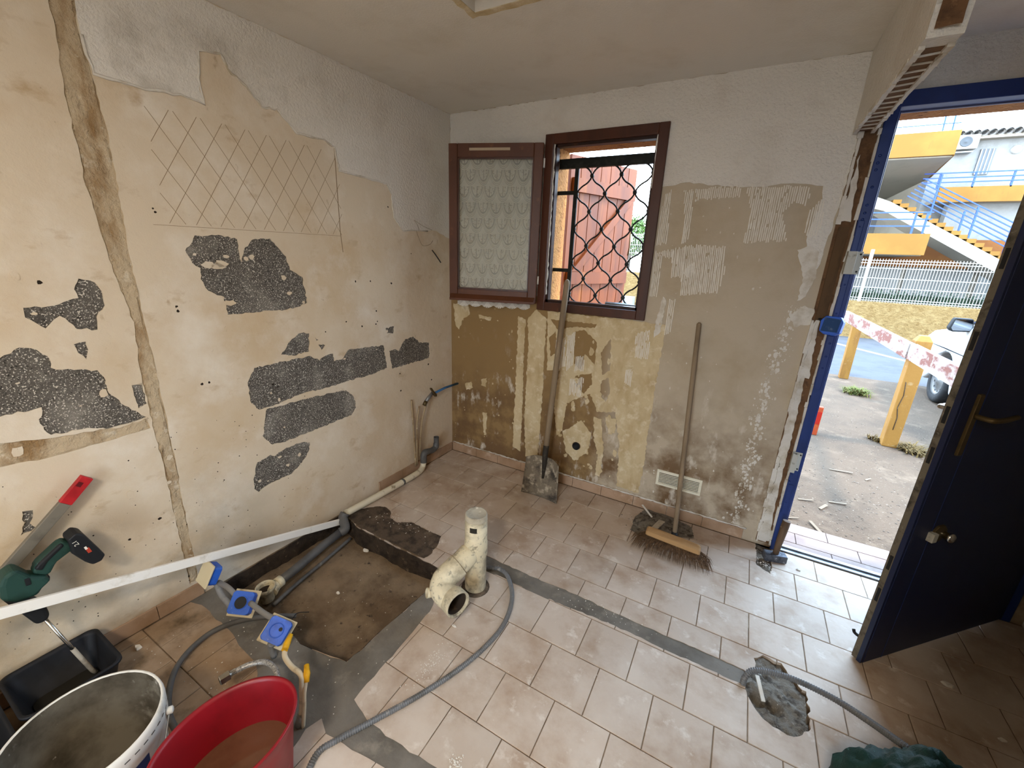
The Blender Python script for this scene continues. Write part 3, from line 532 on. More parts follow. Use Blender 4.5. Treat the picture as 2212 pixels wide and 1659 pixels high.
# ================================================================ DOORWAY
m_blue = mat('blue_door_paint', '#16306e', [('#0f2354', 6, .5, .75), ('#3b5590', 60, .74, .80, 4)], rough=.42, spec=.45, bump=[(50, .06, .003)])
m_bluedoor = mat('shaded_blue_leaf_paint', '#0a1a40', [('#071230', 4, .5, .8)], rough=.42, spec=.4, bump=[(70, .05, .003)])  # leaf blue darkened to paint the shade it stands in
m_galv = mat('grey_metal', '#8b8d8e', [('#6f7071', 20, .5, .7)], rough=.45, metal=.7)
m_chrome = mat('worn_chrome', '#c4c2bc', [('#8e8a82', 30, .55, .75)], rough=.22, metal=1)
m_brass = mat('dull_brass', '#5f5034', [('#453a26', 14, .5, .7)], rough=.45, metal=.6)
m_strike = mat('strike_box_enamel', '#b9b8ae', [('#8a8373', 30, .55, .7), ('#5c5040', 60, .7, .78)], rough=.5, spec=.4)
m_weather = mat('worn_door_edge', '#6f685a', [('#34302a', 16, .5, .66, 6), ('#9d968a', 30, .62, .75)], rough=.8, bump=[(60, .4, .005)])
m_rubber = mat('black_rubber', '#1c1c1d', rough=.6)
m_darkblue = mat('dark_plastic', '#16181c', [('#33363a', 30, .62, .76)], rough=.5)
door = struct(empty('door_1', Vector((2.27, 0, 0))), 'blue steel entrance door standing ajar in its frame')
jm = MB(); jm.box(2.246, 2.288, -.022, .05, .0, 2.165); jm.box(2.288, 2.298, .012, .05, .0, 2.16); jb = jm.build('jamb', m_blue, door, bev=.003)
MB().box(2.248, 2.27, -.028, -.022, 1.30, 1.735).build('jamb_plate', m_blue, jb, bev=.002)
MB().box(2.249, 2.276, -.027, -.022, .955, 1.225).build('jamb_plate', m_blue, jb, bev=.002)
MB().box(2.252, 2.275, -.027, -.022, .245, .42).build('jamb_plate', m_blue, jb, bev=.002)
for q in [(2.2607,1.9896),(2.2597,1.9618),(2.2598,1.9353),(2.263,1.869),(2.2625,1.7977),(2.2619,1.766),(2.26,1.7397),(2.2557,1.7093),(2.2589,1.4608),(2.257,1.3297),(2.2634,1.1872),(2.2628,1.1235),(2.2607,1.0653),(2.2502,0.4778),(2.2503,0.436),(2.2606,0.3115)]:
    MB().lathe([(0, .006), (.004, .006), (.0055, .004), (.0055, 0)], 8, T_at((min(2.28, max(2.252, q[0])), -.0225, q[1]), (0, -1, 0))).build('bolt', m_blue, jb)
MB().box(2.246, 3.205, -.022, .05, 2.165, 2.222).build('frame_head', m_blue, door, bev=.003)
MB().box(2.285, 3.17, .05, .062, 2.16, 2.184).build('head_seal', mat('lilac_grey_metal', '#6d7089', rough=.5), door)
MB().box(3.165, 3.205, -.015, .05, 0, 2.165).build('jamb', m_blue, door, bev=.003)
th = MB(); th.box(2.285, 3.17, -.004, .046, -.003, .006); th.box(2.285, 3.17, .022, .046, .006, .016); th.build('threshold', m_galv, door, bev=.002)
for (bx, bz, bh, tw) in ((2.237, 1.508, .098, .06), (2.232, .505, .105, .045)):
    b = MB(); b.box(bx, bx+tw, -.0255, -.023, bz, bz+bh); b.box(bx, bx+.003, -.06, -.023, bz, bz+bh); b.box(bx, bx+tw*.55, -.062, -.058, bz, bz+bh)
    o = b.build('strike_box', m_strike, door, bev=.002)
    for sx, sz in ((.4, .12), (.85, .12), (.4, .88), (.85, .88)):
        MB().lathe([(0, .003), (.004, .003), (.004, 0)], 8, T_at((bx+tw*sx, -.0255, bz+bh*sz), (0, -1, 0))).build('screw', m_rubber, o)
HG = Vector((3.19, 0, 0)); DU = Vector((-.70476, -.70944, 0)); DN = Vector((.70944, -.70476, 0))
def DL(u, z, d): return HG + DU*u + DN*d + Vector((0, 0, z))
leaf = MB().prism(DL, [(.004, .008), (.905, .008), (.905, 2.1), (.004, 2.1)], (), -.044, 0, back=True).build('leaf', m_bluedoor, door, bev=.002)
MB().prism(DL, [(.905, .008), (.911, .008), (.911, 2.1), (.905, 2.1)], (), -.040, -.018, back=True).build('edge_strip', m_weather, leaf)
MB().prism(DL, [(.905, .008), (.917, .008), (.917, 2.1), (.905, 2.1)], (), -.018, -.002, back=True).build('edge_fold', m_bluedoor, leaf)
MB().prism(DL, [(.80, .008), (.803, .008), (.803, 2.1), (.80, 2.1)], (), 0, .0008).build('sheet_fold', m_blue, leaf)
mb = MB()
for z in (.9, 1.05, 1.3, 1.55, .45, .3): mb.prism(DL, [(.907, z), (.913, z), (.913, z+.06), (.907, z+.06)], (), -.034, -.024, back=True)
mb.build('latch_plate', m_rubber, leaf)
hp = [(0.8334,1.1592),(0.8422,0.9375)]
u_ = (hp[0][0]+hp[1][0])/2
pl = MB().prism(DL, [(u_-.012, hp[1][1]), (u_+.012, hp[1][1]), (u_+.012, hp[0][1]), (u_-.012, hp[0][1])], (), 0, .009).build('handle_plate', m_brass, leaf, bev=.004)
hz_ = hp[1][1]+(hp[0][1]-hp[1][1])*.66
for sgn, off in ((1, .009), (-1, -.044)):
    a = DL(u_, hz_, off); b = DL(u_, hz_, off+sgn*.045); MB().tube(smooth_path([a, b-DN*sgn*.008, b+DU*-.012, DL(u_-.06, hz_, off+sgn*.047), DL(u_-.125, hz_+.004, off+sgn*.043)], 6), [.009]*12+[.0085]*13, 12).build('lever_handle', m_chrome if sgn < 0 else m_brass, leaf)
lk = [(0.764,0.6101)][0]
MB().prism(DL, [(lk[0]+.036*math.cos(t*math.pi/4+.4)*1.1, lk[1]+.036*math.sin(t*math.pi/4+.4)) for t in range(8)], (), 0, .008).build('lock_rosette', m_brass, leaf, bev=.002)
MB().lathe([(.014, 0), (.014, .012), (.019, .016), (.019, .026), (.012, .032), (0, .033)], 18, T_at(DL(lk[0]-.022, lk[1]-.006, .008), DN)).build('lock_knob', m_chrome, leaf)
MB().prism(DL, [(lk[0]+.03, lk[1]-.024), (lk[0]+.055, lk[1]-.024), (lk[0]+.055, lk[1]+.012), (lk[0]+.03, lk[1]+.012)], (), 0, .02).build('lock_keep', m_strike, leaf, bev=.002)
hook = MB().tube(smooth_path([DL(.900, .10, -.044), DL(.905, .105, -.058), DL(.903, .115, -.066)], 5), .006, 8); hook.build('bottom_bolt', m_rubber, leaf)

# ================================================================ WINDOW
m_wood = mat('brown_window_stain', '#4a2413', [('#371a0d', 9, .45, .7, 6, (1, 1, .15)), ('#6b3a20', 16, .62, .76, 5, (1, 1, .2))], rough=.38, spec=.4, bump=[(60, .06, .003, 4, (1, 1, .2))])
m_wood2 = mat('brown_sash_wood', '#5b331d', [('#43230f', 9, .45, .7, 6, (.3, .3, .15)), ('#7a4a2b', 16, .60, .76, 5)], rough=.45, spec=.35, bump=[(60, .08, .003, 4, (1, 1, .2))])
m_white = mat('white_plastic', '#e8e4da', rough=.4)
win = struct(empty('window_1', Vector((1.045, 0, 1.2))), 'brown wooden window with its casement folded back')
fx0, fx1, fz0, fz1, fw = .70, 1.39, 1.20, 2.205, .052
for nm, (a, b, c, d) in (('frame_stile', (fx0, fx0+fw, fz0, fz1)), ('frame_stile', (fx1-fw, fx1, fz0, fz1)), ('frame_rail', (fx0+fw, fx1-fw, fz1-fw, fz1)), ('frame_rail', (fx0+fw, fx1-fw, fz0, fz0+fw))):
    MB().box(a, b, -.018, .035, c, d).build(nm, m_wood, win, bev=.003)
st_ = MB(); st_.box(fx0+fw, fx0+fw+.014, .008, .05, fz0+fw, fz1-fw); st_.box(fx1-fw-.014, fx1-fw, .008, .05, fz0+fw, fz1-fw); st_.box(fx0+fw, fx1-fw, .008, .05, fz0+fw, fz0+fw+.016); st_.box(fx0+fw, fx1-fw, .008, .05, fz1-fw-.014, fz1-fw)
st_.build('rebate', mat('rebate_dark', '#2a150c', [('#4a2a18', 20, .55, .7)], rough=.45), win)
MB().box(.735, 1.36, .05, .30, 1.215, 1.24).build('outer_sill', mat('outer_sill_stone', '#8a7c68', [('#6b5c48', 12, .5, .7)], rough=.9), win)
for z in (1.36, 2.03): MB().lathe([(0, .05), (.006, .05), (.006, 0), (0, 0)], 10, Matrix.Translation((fx0+.003, -.024, z))).build('hinge', m_white, win)
ca, sa = math.cos(math.radians(18)), math.sin(math.radians(18))
SE = Vector((-ca, -sa, 0)); SN = Vector((sa, -ca, 0)); SH = Vector((.704, -.03, 0))
def SA(u, z, d): return SH + SE*u + SN*d + Vector((0, 0, z))
def sbox(mb, u0, u1, z0, z1, d0, d1): return mb.prism(SA, [(u0, z0), (u1, z0), (u1, z1), (u0, z1)], (), d0, d1, back=True)
sz0, sz1, sw = 1.238, 2.157, .58
sash = sbox(MB(), .003, .058, sz0, sz1, -.02, .02).build('casement', m_wood2, win, bev=.004)
sbox(MB(), sw-.055, sw, sz0, sz1, -.02, .02).build('stile', m_wood2, sash, bev=.004)
sbox(MB(), .058, sw-.055, sz1-.075, sz1, -.02, .018).build('rail', m_wood2, sash, bev=.004)
sbox(MB(), .058, sw-.055, sz0, sz0+.07, -.02, .018).build('rail', m_wood2, sash, bev=.004)
MB().prism(lambda u, z, d: SA(d, z, u), [(.018, sz0+.004), (.045, sz0-.002), (.046, sz0+.012), (.02, sz0+.04)], (), .01, sw-.008, back=True).build('drip_rail', m_wood2, sash, bev=.002)
bd = MB()
for u0, u1, z0, z1 in ((.058, .066, sz0+.07, sz1-.075), (sw-.063, sw-.055, sz0+.07, sz1-.075), (.058, sw-.055, sz0+.07, sz0+.08), (.058, sw-.055, sz1-.083, sz1-.075)): sbox(bd, u0, u1, z0, z1, -.004, .012)
bd.build('glazing_bead', m_wood, sash)
mg = bpy.data.materials.new('window_glass'); mg.use_nodes = True; t = mg.node_tree; t.nodes.clear()
o_ = t.nodes.new('ShaderNodeOutputMaterial'); tr = t.nodes.new('ShaderNodeBsdfTransparent'); gs = t.nodes.new('ShaderNodeBsdfGlossy'); gs.inputs['Roughness'].default_value = .02
fr = t.nodes.new('ShaderNodeFresnel'); fr.inputs['IOR'].default_value = 1.5; mx = t.nodes.new('ShaderNodeMixShader'); tr.inputs['Color'].default_value = (.97, .98, .97, 1)
t.links.new(fr.outputs[0], mx.inputs[0]); t.links.new(tr.outputs[0], mx.inputs[1]); t.links.new(gs.outputs[0], mx.inputs[2]); t.links.new(mx.outputs[0], o_.inputs[0])
sbox(MB(), .06, sw-.057, sz0+.072, sz1-.077, -.001, .003).build('pane', mg, sash)
sbox(MB(), .20, .45, sz1-.04, sz1-.025, .018, .022).build('vent_slot', mat('cream_vent', '#b8a48a', rough=.6), sash, bev=.002)

# lace curtain on the room side of the casement, now behind the pane
ml = bpy.data.materials.new('white_lace'); ml.use_nodes = True; t = ml.node_tree; N = t.nodes; L = t.links
N.clear(); o_ = N.new('ShaderNodeOutputMaterial'); uv = N.new('ShaderNodeUVMap'); sp = N.new('ShaderNodeSeparateXYZ'); L.new(uv.outputs[0], sp.inputs[0])
def mth(op, a, b=None, c=None):
    n = N.new('ShaderNodeMath'); n.operation = op
    for i, v in enumerate((a, b, c)):
        if v is None: continue
        if hasattr(v, 'links') or hasattr(v, 'is_linked'): L.new(v, n.inputs[i])
        else: n.inputs[i].default_value = v
    return n.outputs[0]
PW, PH = .088, .092
U = mth('DIVIDE', sp.outputs['X'], PW); V = mth('DIVIDE', sp.outputs['Y'], PH)
def scale_r(off):      # distance from the hanging point of the scallop row "off" above
    row = mth('ADD', mth('FLOOR', V), off); odd = mth('MODULO', mth('ABSOLUTE', row), 2.0)
    fu = mth('SUBTRACT', mth('FRACT', mth('ADD', U, mth('MULTIPLY', odd, .5))), .5)
    fv = mth('SUBTRACT', row, V)
    return fu, fv
fu0, fv0 = scale_r(1.0); r0 = mth('POWER', mth('ADD', mth('POWER', mth('MULTIPLY', fu0, 1.75), 2.0), mth('POWER', fv0, 2.0)), .5)
fu1, fv1 = scale_r(2.0); r1 = mth('POWER', mth('ADD', mth('POWER', mth('MULTIPLY', fu1, 1.75), 2.0), mth('POWER', mth('MULTIPLY', fv1, .72), 2.0)), .5)
in0 = mth('LESS_THAN', r0, 1.0)
ring = mth('GREATER_THAN', mth('SINE', mth('MULTIPLY', r0, 62.0)), .35); band = mth('GREATER_THAN', r0, .70)
vor = N.new('ShaderNodeTexVoronoi'); vor.inputs['Scale'].default_value = 85; L.new(uv.outputs[0], vor.inputs['Vector'])
flower = mth('LESS_THAN', vor.outputs['Distance'], .36)
fan = mth('LESS_THAN', r0, .62)
stem = mth('LESS_THAN', mth('ABSOLUTE', fu0), .022)
outl = mth('LESS_THAN', mth('ABSOLUTE', mth('SUBTRACT', r0, .66)), .035)
hole = mth('ADD', mth('MULTIPLY', mth('MULTIPLY', flower, fan), .75), mth('ADD', mth('MULTIPLY', mth('MULTIPLY', ring, band), .45), mth('ADD', mth('MULTIPLY', outl, .6), mth('MULTIPLY', mth('MULTIPLY', stem, fan), .6))))
hole = mth('MULTIPLY', hole, in0)
al = mth('MAXIMUM', mth('SUBTRACT', .93, hole), .04)
dif = N.new('ShaderNodeBsdfDiffuse'); dif.inputs[0].default_value = lin('#efece4'); trl = N.new('ShaderNodeBsdfTranslucent'); trl.inputs[0].default_value = lin('#e6e2d8')
ms = N.new('ShaderNodeMixShader'); ms.inputs[0].default_value = .35; L.new(dif.outputs[0], ms.inputs[1]); L.new(trl.outputs[0], ms.inputs[2])
tp = N.new('ShaderNodeBsdfTransparent'); m2 = N.new('ShaderNodeMixShader'); L.new(al, m2.inputs[0]); L.new(tp.outputs[0], m2.inputs[1]); L.new(ms.outputs[0], m2.inputs[2]); L.new(m2.outputs[0], o_.inputs[0])
cv, cf, cuv = [], [], []; NU, NV = 120, 60
for j in range(NV+1):
    for i in range(NU+1):
        u = .045+(sw-.085)*i/NU; z = sz1-.06-(sz1-.06-1.205)*j/NV
        if j == NV: z = 1.205-.016*abs(math.sin(i/NU*math.pi*6))
        d = -.035+.006*math.sin(u*60)+.004*math.sin(u*23+1)*(j/NV)
        cv.append(SA(u, z, d)); cuv.append((u*1.06, z))
for j in range(NV):
    for i in range(NU): k = j*(NU+1)+i; cf.append((k, k+1, k+NU+2, k+NU+1))
lm = MB().add(cv, cf, True).build('lace_curtain', ml, fix=False); ul = lm.data.uv_layers.new(name='UVMap')
for lp in lm.data.loops: ul.data[lp.index].uv = cuv[lp.vertex_index]
tag(lm, 'white scalloped lace curtain hanging behind the open window pane', 'curtain')

# grille
m_iron = mat('black_iron', '#1d1f1c', [('#30332e', 20, .5, .7)], rough=.5, metal=.4)
GY = .13
gr = thing('window_grille', 'black wrought iron grille with wavy bars in the window opening', 'grille', (1.04, GY, 1.22))
MB().box(.842, .866, GY-.006, GY+.006, 1.24, 2.10).build('upright', m_iron, gr); MB().box(1.335, 1.355, GY-.006, GY+.006, 1.24, 2.10).build('upright', m_iron, gr)
MB().box(.74, 1.356, GY-.012, GY+.012, 2.045, 2.098).build('top_bar', m_iron, gr)
for z in (1.90, 1.44): MB().box(.735, .85, GY+.0, GY+.01, z, z+.022).build('wall_bracket', m_iron, gr)
for j in range(6):
    cx = .861+.0885*(j+.5); pts = []
    for k in range(0, 97):
        z = 2.06-k*(2.06-1.24)/96; ph = (2.0-z)/.099*math.pi; x = cx+(.0415 if j % 2 == 0 else -.0415)*math.copysign(abs(math.cos(ph))**.8, math.cos(ph)); pts.append((x, GY, z))
    MB().tube([p for p in pts if p[0] < 1.345], .0048, 8).build('wavy_bar', m_iron, gr)
for r in range(0, 8):
    for c in range(0, 3):
        x = (.950 if r % 2 == 0 else .861)+.177*c; z = 2.0-r*.099
        if x < 1.34: MB().box(x-.011, x+.011, GY-.009, GY+.009, z-.008, z+.008).build('collar', m_iron, gr, bev=.003)
# shutter
m_shut = mat('varnished_shutter_wood', '#94490f', [('#6b300c', 8, .45, .7, 6, (1, 1, .12)), ('#b0641c', 12, .58, .75, 5, (1, 1, .15))], gain=.52, rough=.55, bump=[(60, .1, .003, 4, (1, 1, .15))], rnd=.06)
sh = thing('window_shutter', 'varnished plank shutter with Z brace half open outside the window', 'shutter', (.72, .31, 1.2))
U2 = Vector((.99-.72, .95-.31, 0)).normalized(); N2 = Vector((U2.y, -U2.x, 0)); SO = Vector((.735, .315, 0))
def SU(u, z, d): return SO + U2*u + N2*d + Vector((0, 0, z))
for k in range(7):
    w_ = .098; MB().prism(SU, [(k*.1+.001, 1.13), (k*.1+w_, 1.13), (k*.1+w_, 2.17), (k*.1+.001, 2.17)], (), -.024, 0, back=True).build('plank', m_shut, sh, bev=.003)
for z in (1.35, 1.95): MB().prism(SU, [(.02, z), (.68, z), (.68, z+.085), (.02, z+.085)], (), 0, .024).build('brace', m_shut, sh, bev=.003)
MB().prism(SU, [(.05, 1.435), (.13, 1.435), (.67, 1.95), (.59, 1.95)], (), 0, .024).build('diagonal_brace', m_shut, sh, bev=.003)
MB().tube([SU(.66, 1.72, .03), SU(.66, 1.62, .034), SU(.655, 1.56, .03)], .006, 6).build('shutter_latch', m_brass, sh)
# offcut on the sill
MB().tube([(1.13, .06, 1.262), (1.22, .075, 1.262), (1.33, .085, 1.258)], [.02, .019, .014], 10).build('gutter_offcut', m_galv)
tag(bpy.data.objects['gutter_offcut'], 'short round grey metal offcut lying on the window sill', 'offcut')

# vent grille
vx0, vx1, vz0, vz1 = 1.588, 1.846, .197, .301
vg = thing('vent_grille', 'cream plastic ventilation grille low on the wall behind the broom', 'vent', (1.717, 0, .197))
m_vent = mat('cream_plastic', '#e2dcc6', [('#b7a98c', 30, .62, .76)], rough=.5)
v = MB().prism(BW, [(vx0, vz0), (vx1, vz0), (vx1, vz1), (vx0, vz1)], [[(vx0+.014, vz0+.014), (vx1-.014, vz0+.014), (vx1-.014, vz1-.014), (vx0+.014, vz1-.014)]], .001, .009, back=True); v.build('vent_frame', m_vent, vg, bev=.001)
MB().prism(BW, [(vx0+.012, vz0+.012), (vx1-.012, vz0+.012), (vx1-.012, vz1-.012), (vx0+.012, vz1-.012)], (), .0005, .0016).build('vent_back', m_rubber, vg)
for k in range(8):
    z = vz0+.017+k*.0098; MB().prism(BW, [(vx0+.013, z), (vx1-.013, z), (vx1-.013, z+.0042), (vx0+.013, z+.0042)], (), .002, .008, back=True).build('slat', m_vent, vg)
# open pipe sleeve in the wall
ps = MB().lathe([(.026, .0), (.026, .012), (.022, .012), (.022, -.10), (0, -.10)], 20, T_at((hx, 0, hz), (0, -1, 0))).build('pipe_sleeve', m_rubber); tag(ps, 'open dark pipe sleeve in the wall below the window', 'pipe')

# ================================================================ THINGS IN THE ROOM
m_ash = mat('grey_wood_handle', '#8d7a62', [('#6c5a45', 12, .45, .7, 6, (1, 1, .1)), ('#a8967c', 20, .6, .75, 4, (1, 1, .2))], rough=.75, bump=[(60, .15, .003, 4, (1, 1, .2))])
m_blade = mat('mortar_caked_steel', '#7d7262', [('#48413a', 14, .48, .64, 8), ('#b3a793', 22, .52, .64, 8), ('#2a2622', 60, .66, .76)], rough=.85, metal=.2, bump=[(60, .7, .008, 6)])
m_darksteel = mat('dark_steel', '#3a352f', [('#5f5548', 24, .55, .7)], rough=.7, metal=.5)
# shovel
sv = thing('shovel', 'square-bladed shovel caked in mortar leaning upright against the window frame', 'shovel', (.913, -.25, 0))
B0 = Vector((.913, -.250, .0)); B1 = Vector((.909, -.038, 1.41)); ax = (B1-B0).normalized(); wd_ = Vector((1, -.04, 0)); wd_ = (wd_-ax*wd_.dot(ax)).normalized(); nr = wd_.cross(ax)
if nr.y > 0: nr = -nr
vs, fs = [], []; NX, NY = 12, 10
for lay in (0, 1):
    for j in range(NY+1):
        for i in range(NX+1):
            u = (i/NX-.5); v = j/NY; hw = .265-.03*v; hgt = v*.275
            if j == NY: hgt -= .035*max(0, abs(u)*2-.55)
            dep = .055*(u*2)**2*(.35+.65*v) + .02*(1-v)**2
            vs.append(B0 + wd_*(u*hw) + ax*(hgt+.002) + nr*(dep-.02+(0 if lay == 0 else .0035)))
W1 = NX+1; off = (NX+1)*(NY+1)
for j in range(NY):
    for i in range(NX):
        k = j*W1+i; fs.append((k, k+1, k+W1+1, k+W1)); fs.append((off+k, off+k+W1, off+k+W1+1, off+k+1))
rim = [i for i in range(W1)]+[j*W1+NX for j in range(1, NY+1)]+[NY*W1+i for i in range(NX-1, -1, -1)]+[j*W1 for j in range(NY-1, 0, -1)]
fs += [(rim[i], off+rim[i], off+rim[(i+1) % len(rim)], rim[(i+1) % len(rim)]) for i in range(len(rim))]
MB().add(vs, fs, True).build('blade', m_blade, sv)
MB().tube([B0+ax*.13-nr*.012, B0+ax*.22-nr*.008, B0+ax*.30, B0+ax*.36], [.008, .015, .019, .0195], 12).build('socket', m_darksteel, sv)
MB().tube([B0+ax*t for t in (.33, .6, .9, 1.2, 1.395, 1.412, 1.42)], [.0175, .0185, .0185, .0185, .018, .014, .004], 14).build('handle', m_ash, sv)
# broom
bm = thing('broom', 'wooden push broom with brown bristles leaning against the stripped wall', 'broom', (1.77, -.33, 0))
hb_ = Vector((1.765, -.315, .075)); ht_ = Vector((1.681, -.024, 1.215)); bx_ = (ht_-hb_).normalized()
m_bw = mat('raw_broom_wood', '#a9855a', [('#8a6740', 14, .5, .7, 5, (.2, 1, 1)), ('#c4a57a', 20, .6, .75)], rough=.8)
m_brist = mat('brown_bristle', '#5d4630', [('#3b2b1c', 60, .45, .65), ('#8a6c48', 80, .6, .72)], rough=.9)
MB().tube([hb_+bx_*t for t in (-.01, .4, .8, 1.18, 1.188)], [.0125, .013, .013, .0125, .006], 12).build('handle', m_ash, bm)
MB().tube([hb_-bx_*.0+Vector((0, 0, -.012)), hb_+bx_*.03], .0165, 12).build('socket', m_rubber, bm)
eb = Vector((1.62, -.345, .07)); ee = Vector((1.905, -.355, .06)); el = (ee-eb).normalized(); tilt = Vector((0, .85, .35)); sd = el.cross(tilt).normalized()
hd_ = MB(); pr = []
for t, sc_ in ((0, .7), (.03, .95), (.2, 1), (.8, 1), (.97, .95), (1, .7)):
    c = eb+(ee-eb)*t
    pr.append([c+Vector((0, -.030*sc_, .004)), c+Vector((0, -.022*sc_, .024*sc_)), c+Vector((0, .016*sc_, .036*sc_)), c+Vector((0, .028*sc_, .022*sc_)), c+Vector((0, .020*sc_, -.006)), c+Vector((0, -.02*sc_, -.006))])
vs = [p for r in pr for p in r]; fs = [(i*6+k, i*6+(k+1) % 6, (i+1)*6+(k+1) % 6, (i+1)*6+k) for i in range(5) for k in range(6)]+[tuple(range(5, -1, -1)), tuple(range(30, 36))]
hd_.add(vs, fs).build('head', m_bw, bm, bev=.002)
br = MB(); rb2 = random.Random(5)
for i in range(26):
    for j in range(4):
        t = (i+.5)/26; base = eb+(ee-eb)*t+Vector((0, -.022+.014*j, -.002))
        for _ in range(7):
            lean = (t-.5)*.14+rb2.uniform(-.018, .018); tip = Vector((base.x+lean, base.y-.035+(j-1.5)*.018+rb2.uniform(-.02, .012), .003+rb2.uniform(0, .008)))
            mid = (base+tip)/2+Vector((lean*.25, -.006, .004)); w_ = .0013
            br.add([base+Vector((-w_, 0, 0)), base+Vector((w_, 0, 0)), mid+Vector((w_, 0, 0)), mid+Vector((-w_, 0, 0)), tip], [(0, 1, 2, 3), (3, 2, 4)])
o = br.build('bristles', m_brist, bm, fix=False); o['kind'] = 'stuff'
# rubble heap beside the broom
def chunk(mb, c, r, rng, flat=.6):
    vs = []; 
    ps = [(1, 0, 0), (-1, 0, 0), (0, 1, 0), (0, -1, 0), (0, 0, 1), (0, 0, -1)]
    rot = Matrix.Rotation(rng.uniform(0, 6.3), 4, Vector((rng.uniform(-1, 1), rng.uniform(-1, 1), rng.uniform(-1, 1)+.01)).normalized())
    for p in ps: v = rot @ (Vector(p)*r*rng.uniform(.5, 1.15)); vs.append(Vector(c)+Vector((v.x, v.y, v.z*flat)))
    mb.add(vs, [(0, 2, 4), (2, 1, 4), (1, 3, 4), (3, 0, 4), (2, 0, 5), (1, 2, 5), (3, 1, 5), (0, 3, 5)])
heap = [(1.5102,-0.1522),(1.5534,0.0026),(1.683,0.0021),(1.8398,-0.0525),(1.8649,-0.1619),(1.7213,-0.2275),(1.6596,-0.3137),(1.5977,-0.3287),(1.5237,-0.2766)]
hm = MB(); relief(hm, lambda x, y, d: Vector((x, y, d)), heap, .012, .012, .006, 22, 8)
hx_ = sum(p[0] for p in heap)/len(heap); hy_ = sum(p[1] for p in heap)/len(heap)
for k in range(len(hm.v)):
    v = hm.v[k]; q = 1-min(1, math.hypot((v.x-hx_)/.14, (v.y-hy_)/.09)**2); v.z = max(.0015, v.z*.35+.030*q)
rh = random.Random(8)
for _ in range(420):
    p = (rh.gauss(hx_, .07), rh.gauss(hy_, .042)); q = 1-min(1, math.hypot((p[0]-hx_)/.14, (p[1]-hy_)/.09)**2)
    if p[1] < -.02: chunk(hm, (p[0], p[1], .004+.03*q), rh.uniform(.002, .008), rh)
hp_ = hm.build('rubble_heap', m_rubble); tag(hp_, 'small heap of swept plaster rubble beside the broom head', 'rubble', kind='stuff')
def shard(name, label, cat, pts, th, m, group=None):
    mb = MB(); P = [Vector(p) for p in pts]; n_ = (P[1]-P[0]).cross(P[-1]-P[0]).normalized()*th
    mb.add(P+[p+n_ for p in P], [tuple(range(len(P)))[::-1], tuple(range(len(P), 2*len(P)))]+[(i, (i+1) % len(P), len(P)+(i+1) % len(P), len(P)+i) for i in range(len(P))])
    return tag(mb.build(name, m), label, cat, group)
a, b, c, d = [(1.6581,-0.144,0.045),(1.6937,-0.1483,0.045),(1.654,-0.2899,0.045),(1.6227,-0.2899,0.045)]
shard('tile_shard', 'flat grey tile shard lying on the rubble heap', 'shard', [a, b, c, d], .006, m_chip)
a, b = [(1.5393,-0.0697,0.05),(1.614,-0.1311,0.05)]
tag(MB().bar((a[0], a[1], .062), (b[0], b[1], .036), .010, .004).build('plaster_sliver', m_whitechip), 'thin white sliver sticking out of the rubble heap', 'shard')
# lump hammer
hh = thing('lump_hammer', 'lump hammer standing on its steel head in the doorway corner', 'hammer', (2.262, -.12, 0))
Th = T_at((2.262, -.118, .024), (0, 0, 1), (.96, .28, 0))
MB().prism(lambda x, z, d: Th @ Vector((x, d, z)), [(-.055, -.018), (-.05, -.022), (.05, -.022), (.055, -.018), (.055, .018), (.05, .022), (-.05, .022), (-.055, .018)], (), -.022, .022, back=True).build('hammer_head', mat('worn_hammer_steel', '#5d5f66', [('#2d2e33', 26, .5, .66, 6), ('#a9abb0', 40, .62, .74)], rough=.6, metal=.5), hh, bev=.003)
MB().tube([(2.262, -.118, .03), (2.266, -.114, .12), (2.272, -.106, .20), (2.276, -.100, .245)], [.0135, .0165, .019, .0185], 14).build('handle', mat('worn_hammer_handle', '#7c6450', [('#5b4634', 12, .45, .65, 5, (1, 1, .2)), ('#c0a58c', 30, .64, .74)], rough=.7), hh)

# ---- soil pipe with branch
m_pvc = mat('old_cream_pvc', '#d3c7a8', [('#a59a82', 9, .46, .62, 8), ('#e3d9bd', 5, .52, .7), ('#6f6757', 22, .58, .70, 8), ('#8d8878', 46, .56, .68, 6), ('#40392f', 34, .66, .74, 7)], rough=.55, spec=.4, bump=[(60, .15, .003)])
m_pvcg = mat('grey_pvc', '#5b5a59', [('#454443', 8, .5, .7), ('#8f8a80', 18, .62, .76)], rough=.5, spec=.4)
m_inside = mat('pipe_inside_dark', '#2e241b', [('#5d4a36', 14, .55, .7)], rough=.95)  # dark brown linings and discs filling the pipe mouths
MX, MY = .985, -1.12
sp_ = thing('soil_pipe', 'cream capped soil pipe with side branch rising from the floor', 'pipe', (MX, MY, 0))
MB().lathe([(.050, .001), (.050, .19), (.054, .20), (.054, .262), (.0515, .268), (.0515, .385), (.049, .387)], 32, Matrix.Translation((MX, MY, 0))).build('upright', m_pvc, sp_)
MB().lathe([(.0505, .388), (.0505, .410), (.047, .415), (.044, .412), (0, .412)], 32, Matrix.Translation((MX, MY, 0))).build('end_cap', mat('dusty_cap', '#b3aa97', [('#8d8370', 16, .45, .65, 7), ('#d3cab6', 30, .6, .72)], rough=.85), sp_)
Ca = Vector((1.8745-MX, -2.463-MY, 0)).normalized(); ang0 = math.atan2(Ca.y, Ca.x)-.25
pm = MB(); rw = []
for k in range(5): a_ = ang0-.32+.64*k/4; rw.append(a_)
